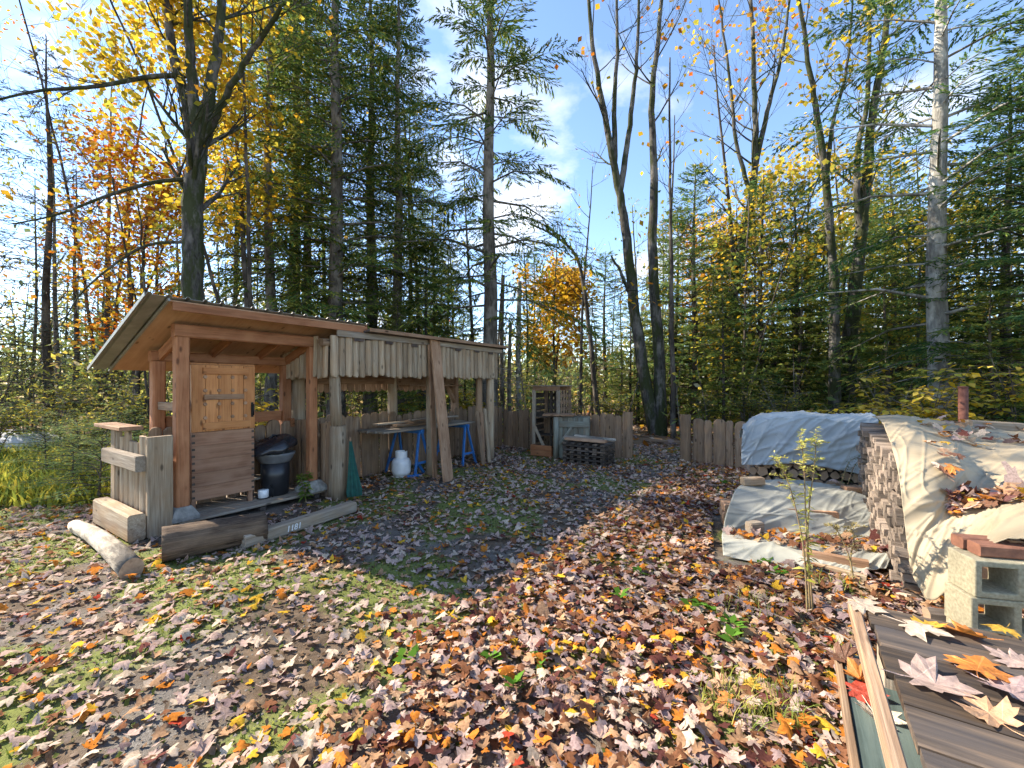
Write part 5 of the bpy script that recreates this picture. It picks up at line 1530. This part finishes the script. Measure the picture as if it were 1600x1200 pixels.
leafy_tree("golden_maple", 865, 20, 6.8, "distant golden maple glowing between bare trunks", 51, [YEL[0], YEL[1], ORG[3]], 7, .20, .6, .07, 3, 1.5, .25)
leafy_tree("golden_maple", 1100, 22, 9.0, "distant orange-yellow maple behind the pointed fir", 52, [ORG[3], YEL[1], ORG[1]], 6, .2, .5, .08, 3, 1.8, .35)
leafy_tree("golden_maple", 1240, 20, 11.0, "distant yellow maple high between the bare trunks", 53, YEL, 6, .2, .4, .09, 3, 2.0, .4)
leafy_tree('yellow_maple', 1160, 13.2, 7.5, 'yellow-green sapling in front of the leaning bare maple', 55, GRY + YEL, 5, .13, .30, .05, 3, 1.4, .15)
leafy_tree('yellow_maple', 1275, 14.5, 8.5, 'yellow maple filling the gap left of the slim curving trunk', 56, YEL + GRY, 5, .13, .32, .06, 3, 1.5, .15)
leafy_tree('yellow_maple', 1430, 12.5, 7.0, 'olive yellow maple close behind the pale grey fir', 57, GRY + YEL, 5, .13, .30, .05, 3, 1.4, .15)
leafy_tree('yellow_maple', 1530, 12.0, 6.5, 'yellow-green maple between the grey fir and the dense dark fir', 58, GRY + YEL, 5, .13, .30, .05, 3, 1.4, .15)
leafy_tree("golden_maple", 1400, 21, 9.5, "yellow-green maple in the wood behind the olive firs", 54, GRY + YEL, 6, .2, .5, .09, 3, 2.0, .3)

# background trees: bare poles, thin firs and leafy saplings that fade into the wood
BARE = []
for k in range(4):
    r = random.Random(200 + k); V, F, tips = [], [], []
    H = [13, 11, 9, 12][k]
    pts = [Vector((.25 * math.sin(i * .7 + k) * i / 7, .2 * math.cos(i * .5 + k) * i / 7, H * i / 7 - .1)) for i in range(8)]
    rad = [.12 * (1 - .9 * i / 7) + .01 for i in range(8)]
    tube_VF(pts, rad, 7, V, F)
    for q in range(12):
        f = .35 + .63 * (q + r.random()) / 12; i = min(int(f * 7), 6)
        a = r.uniform(0, 6.28)
        grow(V, F, tips, r, pts[i].lerp(pts[i + 1], f * 7 - i), Vector((math.cos(a), math.sin(a), .55)).normalized(), 1.6 * r.uniform(.6, 1.1), rad[i] * .4, 1, .5, .2, 3, .006)
    lc = leaf_cloud(tips, r, 4, .17, [YEL, GRY, ORG + YEL, GRY][k], .3, [.12, .5, .25, .6][k])
    BARE.append((mesh_np("trunk", np.array([tuple(p) for p in V]), np.array(F), [B_dark, B_conifer, B_dark, B_maple][k], True), mesh_np("crown", lc[0], lc[1], M_fol, False, lc[2])))
bl_ = ["bare grey pole-like tree in the wood beyond the fence", "slender tree with yellow-green leaves in the wood beyond the fence", "thin tree with scattered orange leaves in the wood beyond the fence", "slim tree with olive leaves in the wood beyond the fence"]
bgr = ["bare poles in the wood", "yellow-green trees in the wood", "orange-tinged trees in the wood", "olive trees in the wood"]
r = random.Random(77)
for i in range(95):
    d = 15.5 + 17 * (i / 95) ** 1.15 + r.uniform(-1, 1); u = -60 + 1720 * ((i * .618034) % 1.0) + r.uniform(-12, 12)
    k = r.choice([0, 0, 1, 2, 3]) if 690 < u < 980 else r.choice([0, 1, 1, 2, 3, 3])
    if 690 < u < 1000: sck = r.uniform(.5, .85)
    else: sck = r.uniform(.65, 1.1)
    if u < 330: k = r.choice([0, 1, 3, 2])
    b = base_of(u, d)
    root = bpy.data.objects.new("slender_tree", None); root.empty_display_size = .1
    place(root, Matrix.Translation(b) @ Matrix.Rotation(r.uniform(0, 6.28), 4, 'Z') @ Matrix.Rotation(r.uniform(-.06, .06), 4, 'X') @ Matrix.Diagonal((sck * .8, sck * .8, sck, 1)))
    tag(root, bl_[k], "tree", bgr[k])
    for nm, me in zip(("trunk", "crown"), BARE[k]): obj(nm, me, root, WM[root.name])
for i in range(46):
    d = 16 + 18 * (i / 46) + r.uniform(-1, 1); u = -40 + 1700 * ((i * .381966 + .13) % 1.0)
    if 690 < u < 1000: s_ = r.uniform(.28, .55)
    elif u < 330: s_ = r.uniform(.5, .9)
    else: s_ = r.uniform(.55, 1.0)
    kind = r.choice(['fir2', 'fir2', 'fir', 'thin']) if u > 330 else r.choice(['fir2', 'fir2', 'gloom'])
    lb_ = {'fir2': "olive green fir deep in the wood beyond the fence", 'fir': "dark green fir deep in the wood beyond the fence", 'thin': "narrow tall fir deep in the wood beyond the fence", 'gloom': "ragged dark spruce deep in the wood behind the shelter"}[kind]
    conifer(kind, u, d, s_ * (.75 if kind == 'thin' else 1.0), r.uniform(0, 6.28), lb_, "fir_tree", {'fir2': "olive firs in the wood", 'fir': "dark firs in the wood", 'thin': "narrow firs in the wood", 'gloom': "ragged spruces in the wood"}[kind])
for i in range(17):
    d = 13.5 + 9 * (i / 17) + r.uniform(-.6, .6); u = 1045 + 640 * ((i * .618034 + .31) % 1.0)
    if abs(u - 1467) < 35 and d < 14: continue
    kind = r.choice(['fir2', 'fir2', 'fir2', 'fir']); s_ = r.uniform(.7, 1.25) * (1.0 if kind == 'fir2' else .85)
    conifer(kind, u, d, s_, r.uniform(0, 6.28), {'fir2': "olive green fir crowded among the bare maples beyond the woodpiles", 'fir': "dark green fir crowded among the bare maples beyond the woodpiles"}[kind], "fir_tree", {'fir2': "olive firs beyond the woodpiles", 'fir': "dark firs beyond the woodpiles"}[kind])
# unseen trees on the sunny side, added to cast dappled shade on the yard
for kind, x, y, s_ in (('fir', -20.5, 5.0, .8), ('thin', -16.0, 1.0, .5)):
    conifer(kind, 0, y, s_, x, "unseen fir added on the sunny side for dappled shade", "fir_tree", "firs on the sunny side", 1.0, x)

leafy_tree('shade_maple', -275, 10.7, 15.0, 'unseen leafy maple added on the sunny side to shade the yard', 61, YEL + ORG, 6, .12, .4, .14, 4, 2.0, .55)  # out of view, high crown added to shade the middle of the yard
# far wood: one mass of trunks and foliage
q = np.random.default_rng(5)
V, F = [], []
for i in range(420):
    a = q.uniform(-1.05, 1.05); dd = q.uniform(33, 75)
    x, y = dd * math.tan(a) * .98, dd
    h = q.uniform(5, 12) if not (-.15 < x / y < .28) else q.uniform(3, 6); rr = q.uniform(.07, .2)
    p = Vector((x, y, -.1)); tube_VF([p, p + Vector((q.uniform(-.4, .4), 0, h * .5)), p + Vector((q.uniform(-.8, .8), 0, h))], [rr, rr * .7, .02], 4, V, F)
fw = obj("far_wood", mesh_np("far_wood", np.array([tuple(p) for p in V]), np.array(F), B_conifer, True))
tag(fw, "distant thicket of trunks deep in the wood", "wood", kind="stuff")
n = 95000
a = q.uniform(-1.05, 1.05, n); dd = q.uniform(30, 72, n); x = dd * np.tan(a); y = dd
clump = np.sin(x * .55 + 1.3 * np.sin(y * .3)) * np.sin(y * .45 + x * .2) + .6 * np.sin(x * 1.7 + y * .9)
open_ = ((x / y > -.16) & (x / y < .30))
hmax = np.where(open_, 6.5, 12.0) * (1 + .35 * np.sin(x * .8 + y * .33)) * np.clip(.65 + .3 * clump, .25, 1.2)
z = hmax * q.random(n) ** 1.3
palf = np.array([(.22, .27, .11), (.32, .34, .12), (.15, .20, .11), (.46, .40, .11), (.54, .33, .09), (.34, .27, .17)])  # lighter tones put the distance haze into the leaf colours
cf = palf[q.choice(6, n, p=[.25, .2, .2, .15, .06, .14])] * q.uniform(.7, 1.25, (n, 1))
Vq, Fq, Cq = quads(np.stack([x, y, z], -1), q.normal(0, 1, (n, 3)), q.normal(0, 1, (n, 3)), q.uniform(.25, .6, n), q.uniform(.15, .4, n), cf)
tag(obj("far_foliage", mesh_np("far_foliage", Vq, Fq, M_fol, False, Cq)), "yellow-green foliage in haze-pale colours deep in the wood", "foliage", kind="stuff")
# undergrowth under the trees
n = 60000
y = q.uniform(11.2, 30, n); x = q.uniform(-1.3, 1.3, n) * y
keep = ~((x > 1.6) & (x < 4.4) & (y < 13.5)) & ((np.sin(x * .9 + y * .5) + np.sin(y * 1.3 - x * .4) + q.normal(0, .6, n)) > .1)
x, y = x[keep], y[keep]; n = len(x)
z = .06 + (q.random(n) ** 1.7) * (2.2 + 1.1 * np.sin(x * .7) * np.sin(y * .5))
palu = np.array([(.32, .36, .09), (.45, .45, .11), (.21, .27, .09), (.62, .50, .09), (.50, .36, .16), (.52, .46, .28)])
cf = palu[q.choice(6, n, p=[.24, .22, .16, .14, .14, .10])] * q.uniform(.7, 1.2, (n, 1))
Vq, Fq, Cq = quads(np.stack([x, y, z], -1), np.stack([q.normal(0, 1, n), q.normal(0, 1, n), q.normal(.2, .6, n)], -1), q.normal(0, 1, (n, 3)), q.uniform(.10, .26, n), q.uniform(.04, .13, n), cf)
tag(obj("undergrowth", mesh_np("undergrowth", Vq, Fq, M_fol, False, Cq)), "sunlit brush of twigs and small leaves under the trees", "undergrowth", kind="stuff")
V, F = [], []
for i in range(900):
    y_ = q.uniform(11.3, 26); x_ = q.uniform(-1.25, 1.25) * y_
    if 1.6 < x_ < 4.4 and y_ < 13.5: continue
    h = q.uniform(.6, 3.2); p = Vector((x_, y_, -.05)); l = Vector((q.normal(0, .18), q.normal(0, .18), 1))
    tube_VF([p, p + l * h * .5, p + l * h + Vector((q.normal(0, .15), 0, 0))], [.012 + .006 * h, .008 + .003 * h, .003], 3, V, F)
tag(obj("brush_stems", mesh_np("brush_stems", np.array([tuple(p) for p in V]), np.array(F), B_conifer, True)), "thin grey saplings and dead stems crowding the wood", "brush", kind="stuff")

# ------------------------------------------------------------------ shrubs and weeds
def shrub(name, b, h, spread, label, seed, pal_, size, nst=7, per=9, group=None, barkm=B_conifer):
    r = random.Random(seed); b = Vector(b)
    root = thing(name, b, label, "shrub", group)
    V, F, P, D_, N_, L, W_, C = [], [], [], [], [], [], [], []
    for k in range(nst):
        a = r.uniform(0, 6.28); rad = spread * r.uniform(.3, 1)
        pts = [Vector((0, 0, -.03)), Vector((math.cos(a) * rad * .3, math.sin(a) * rad * .3, h * .5)), Vector((math.cos(a) * rad, math.sin(a) * rad, h * r.uniform(.6, 1)))]
        A = [Vector(p) for p in cr(np.array([tuple(p) for p in pts]), 10)]
        tube_VF(A, [.014 * (1 - .8 * i / 9) for i in range(10)], 4, V, F)
        for q_ in range(per):
            i = r.randrange(3, 10); p = A[i]; aa_ = r.uniform(0, 6.28)
            e = p + Vector((math.cos(aa_), math.sin(aa_), r.uniform(-.1, .4))) * .28 * h * r.uniform(.3, 1)
            tube_VF([p, e], [.005, .002], 3, V, F)
            for w in range(5):
                f = (w + 1) / 5; pp = p.lerp(e, f)
                P.append(tuple(pp)); D_.append((math.cos(aa_ + (1 if w % 2 else -1) * .9), math.sin(aa_ + (1 if w % 2 else -1) * .9), r.uniform(-.5, .1))); N_.append((r.uniform(-.4, .4), r.uniform(-.4, .4), 1))
                s = size * r.uniform(.7, 1.3); L.append(s); W_.append(s * .6); C.append(np.array(pal_[r.randrange(len(pal_))]) * r.uniform(.8, 1.2))
    obj("stems", mesh_np("stems", np.array([tuple(p) for p in V]), np.array(F), barkm, True), root, Matrix.Translation(b))
    d_ = quads(np.array(P), np.array(D_), np.array(N_), np.array(L), np.array(W_), np.array(C), .15)
    obj("foliage", mesh_np("foliage", d_[0], d_[1], M_fol, False, d_[2]), root, Matrix.Translation(b))
    return root
YS = [(.62, .44, .05), (.55, .36, .03), (.66, .50, .10), (.40, .38, .06)]
for i, (u, d, h, sp, lab) in enumerate(((1270, 7.6, 1.15, .5, "yellow-leaved shrub behind the blue-grey tarp's left end"), (1340, 7.4, 1.3, .6, "yellow-leaved shrub behind the middle of the woodpiles"), (1395, 7.8, 1.8, .8, "tall golden shrub in front of the pale grey fir"), (1450, 7.0, 2.0, .7, "golden leafed shrub against the pale grey fir trunk"),
        (1425, 6.6, 1.25, .5, "low golden shrub over the top of the beige tarp"), (1560, 6.9, 1.15, .6, "yellow-green shrub beyond the rusty post"), (1590, 7.2, 2.3, .8, "pale green branch of a shrub in front of the dark fir"),
        (735, 12.2, 1.5, .8, "bright yellow shrub glowing behind the lean-to's far post"), (425, 9.4, 1.5, .8, "yellow shrub visible through the shelter's back opening"), (640, 12.0, 1.3, .8, "yellow-green bush seen through the lean-to"))):
    shrub("yellow_shrub", base_of(u, d), h, sp, lab, 300 + i, YS if i not in (5, 6) else GRY + YS, .13 if d < 9 else .16, 8, 9)
for i, (u, d, h, sp, lab) in enumerate(((1100, 12.5, 1.6, .9, 'yellow-green brush behind the short fence'), (1165, 11.8, 1.5, .8, 'pale leafy brush behind the right end of the short fence'), (1220, 10.8, 1.7, .8, 'leafy brush between the short fence and the blue-grey tarp'), (880, 13, 1.3, .8, 'light brush beyond the lattice rack'), (960, 14, 1.4, .8, 'light brush left of the double maple'), (40, 9.5, 1.5, .9, "olive bush at the forest edge beside the boulder"), (135, 8.6, 1.0, .7, "low yellow-green bush left of the palisade"), (165, 10.5, 1.9, .9, "leafy brush under the orange maple"), (215, 9.2, 1.6, .7, "green brush behind the palisade"), (90, 11.5, 2.0, 1.0, "tangled yellow-green bush under the gaunt spruce"), (-10, 8.2, 1.2, .8, "yellow-green bush at the edge of the clearing"))):
    shrub("wild_bush", base_of(u, d), h, sp, lab, 330 + i, [(.16, .20, .06), (.30, .28, .05), (.42, .34, .05), (.11, .15, .07)], .09, 12, 12)
for i, (u, v, s_, lab) in enumerate(((150, 790, .85, "bluish green fir sapling against the palisade"), (112, 770, .72, "fir sapling left of the palisade with pale sprays"), (75, 752, .8, "fir sapling among yellow ground plants"), (128, 738, .85, "fir sapling behind the one by the palisade"), (185, 742, 1.0, "taller fir sapling behind the palisade cap plank"), (90, 712, .9, "fir sapling at the forest edge"))):
    p = gp(u, v); root = bpy.data.objects.new("fir_sapling", None); root.empty_display_size = .1
    place(root, Matrix.Translation(p) @ Matrix.Rotation(i * 1.1, 4, 'Z') @ Matrix.Diagonal((s_ * 1.1, s_ * 1.1, s_ * .8, 1)))
    tag(root, lab, "sapling")
    for nm, me in zip(("trunk", "crown"), CP['sapling']): obj(nm, me, root, WM[root.name])
# ferny yellow-green ground plants on the left
n = 14000
y = q.uniform(5.4, 11.5, n); x = -q.uniform(.86, 1.45, n) * y
keep = x < -4.9
x, y = x[keep], y[keep]; n = len(x)
hb = q.uniform(.08, .34, n)
cg = np.array([(.26, .30, .05), (.42, .40, .06), (.15, .20, .05), (.52, .42, .06)])[q.integers(0, 4, n)] * q.uniform(.8, 1.2, (n, 1))
Vb, Fb, Cb = blades(x, y, gz(x, y), hb, q.uniform(.02, .05, n), cg, q, 1.2)
tag(obj("ground_plants", mesh_np("ground_plants", Vb, Fb, M_grass, False, Cb)), "yellow-green ferns and ground plants at the forest edge", "ground plants", kind="stuff")
# pale boulder
rings = []
for i in range(7):
    f = i / 6; rr = math.sin(.25 + f * 2.6)
    rings.append([(1.1 * rr * math.cos(a) * (1 + .1 * math.sin(3 * a + i)), .6 * rr * math.sin(a) * (1 + .1 * math.cos(2 * a)), -.1 + .62 * f) for a in [j * .5236 for j in range(12)]])
V, F = loft(rings)
tag(obj("boulder", mesh_py("boulder", V, F, M_stone, True), None, Matrix.Translation(base_of(20, 9.6))), "pale grey boulder at the forest edge", "boulder")
# goldenrod in the yard and small weeds
def weed(name, b, h, nst, label, seed, pal_, lean, lsize=.06, fluff=True, stemc=B_maple):
    r = random.Random(seed); b = Vector(b)
    root = thing(name, b, label, "weed")
    V, F, P, D_, N_, L, W_, C = [], [], [], [], [], [], [], []
    for k in range(nst):
        l = lean[k % len(lean)]; hh = h * r.uniform(.78, 1.0)
        A = [Vector(p) for p in cr(np.array([(.02 * k, 0, -.02), (l * .25, r.uniform(-.03, .03), hh * .45), (l * .7, r.uniform(-.05, .05), hh * .85), (l * 1.4, 0, hh)]), 24)]
        tube_VF(A, [.007 * (1 - .75 * i / 23) for i in range(24)], 5, V, F)
        for i in range(4, 24):
            for w in range(3 if i < 16 else 7):
                a = r.uniform(0, 6.28); s = lsize * (1.25 - .9 * i / 24) * r.uniform(.7, 1.4)
                P.append(tuple(A[i] + Vector((r.gauss(0, .006), r.gauss(0, .006), r.gauss(0, .02))))); D_.append((math.cos(a), math.sin(a), r.uniform(-.5, .5) if i < 16 else r.uniform(0, .8))); N_.append((r.uniform(-.5, .5), r.uniform(-.5, .5), 1))
                L.append(s); W_.append(s * .28); C.append(np.array(pal_[r.randrange(len(pal_))]) * r.uniform(.8, 1.2))
        if fluff:
            for w in range(6):                       # arching plumes
                i = r.randrange(11, 23); a = r.uniform(0, 6.28); dr = Vector((math.cos(a), math.sin(a) * .6, .9)); ln = r.uniform(.05, .13)
                prev = A[i]
                for j in range(7):
                    nx_ = prev + dr * ln / 7; tube_VF([prev, nx_], [.0022, .002], 3, V, F); prev = nx_; dr = (dr + Vector((0, 0, -.2))).normalized()
                    for m_ in range(3):
                        P.append(tuple(nx_)); D_.append((r.uniform(-1, 1), r.uniform(-1, 1), r.uniform(.0, 1))); N_.append((r.uniform(-1, 1), r.uniform(-1, 1), 1)); L.append(.024); W_.append(.010); C.append(np.array(pal_[0]) * 1.1)
    obj("stems", mesh_np("stems", np.array([tuple(p) for p in V]), np.array(F), stemc, True), root, Matrix.Translation(b))
    d_ = quads(np.array(P), np.array(D_), np.array(N_), np.array(L), np.array(W_), np.array(C), .2)
    obj("foliage", mesh_np("foliage", d_[0], d_[1], M_fol, False, d_[2]), root, Matrix.Translation(b))
M_stem = plain("weed_stem", (.16, .09, .06), (.30, .24, .10), 20, .8)
GP = [(.52, .50, .14), (.46, .46, .08), (.36, .40, .08), (.58, .52, .22)]
weed("goldenrod", gp(1262, 962), 1.24, 3, "tall pale yellow goldenrod in front of the white tarp", 400, GP, [-.16, -.04, .04], .065, True, M_stem)
weed("goldenrod", gp(1335, 925), .55, 2, "thin dry weed beside the bare plank", 401, [(.40, .34, .16)], [-.12, -.02], .03, True, M_stem)
weed("green_weed", gp(1265, 800) + Vector((.35, 0, .0)), .75, 2, "dark green weed leaning before the blue-grey tarp", 402, [(.10, .16, .06)], [.35, .2], .05, False, M_stem)
weed("green_weed", S(1.30, -.16, .0) + Vector((0, 0, .02)), .42, 2, "bright green nettle growing beside the pier block", 403, [(.26, .34, .05), (.20, .30, .05)], [.03, -.04], .10, False, M_stem)
seeds = [(770, 1035), (805, 1085), (1000, 905), (965, 940), (1085, 955), (1140, 985), (1115, 960), (1150, 1010), (640, 1040), (845, 1040), (1100, 680 + 60), (1130, 760), (1215, 905), (1195, 885)]
for i, (u, v) in enumerate(seeds):
    p = gp(u, v); r = random.Random(500 + i)
    P, D_, N_, L, W_, C = [], [], [], [], [], []
    for w in range(7):
        a = r.uniform(0, 6.28); P.append((r.gauss(0, .02), r.gauss(0, .02), .05)); D_.append((math.cos(a), math.sin(a), r.uniform(.1, .9))); N_.append((r.uniform(-.4, .4), r.uniform(-.4, .4), 1)); s = r.uniform(.05, .09); L.append(s); W_.append(s * .7); C.append(np.array((.12, .26, .035)) * r.uniform(.8, 1.3))
    d_ = quads(np.array(P), np.array(D_), np.array(N_), np.array(L), np.array(W_), np.array(C), .15)
    tag(obj("seedling", mesh_np("seedling", d_[0], d_[1], M_fol, False, d_[2]), None, Matrix.Translation(p)), "small bright green seedling poking through the leaves", "seedling", "green seedlings in the leaf drift")
n = 2600
uu = q.uniform(1090, 1330, n); vv = q.uniform(850, 1180, n); dd = CAMH * FPX / (vv - 600)
x = (uu - 800) / FPX * dd + q.normal(0, .04, n); y = dd
keep = (np.sin(x * 7 + y * 3) + np.sin(y * 8 - x * 2)) > .75
x, y = x[keep], y[keep]; n = len(x)
cg = np.array([(.30, .32, .06), (.18, .25, .05), (.45, .42, .12)])[q.integers(0, 3, n)]
Vb, Fb, Cb = blades(x, y, gz(x, y) + .03, q.uniform(.03, .09, n), q.uniform(.003, .006, n), cg, q, 1.4)
tag(obj("yellow_grass", mesh_np("yellow_grass", Vb, Fb, M_grass, False, Cb)), "thin yellow-green grass growing through the leaf drift", "grass", kind="stuff")
print("TRIS", sum(len(m_.loops) - 2 * len(m_.polygons) for m_ in bpy.data.meshes), "OBJ", len(bpy.data.objects))
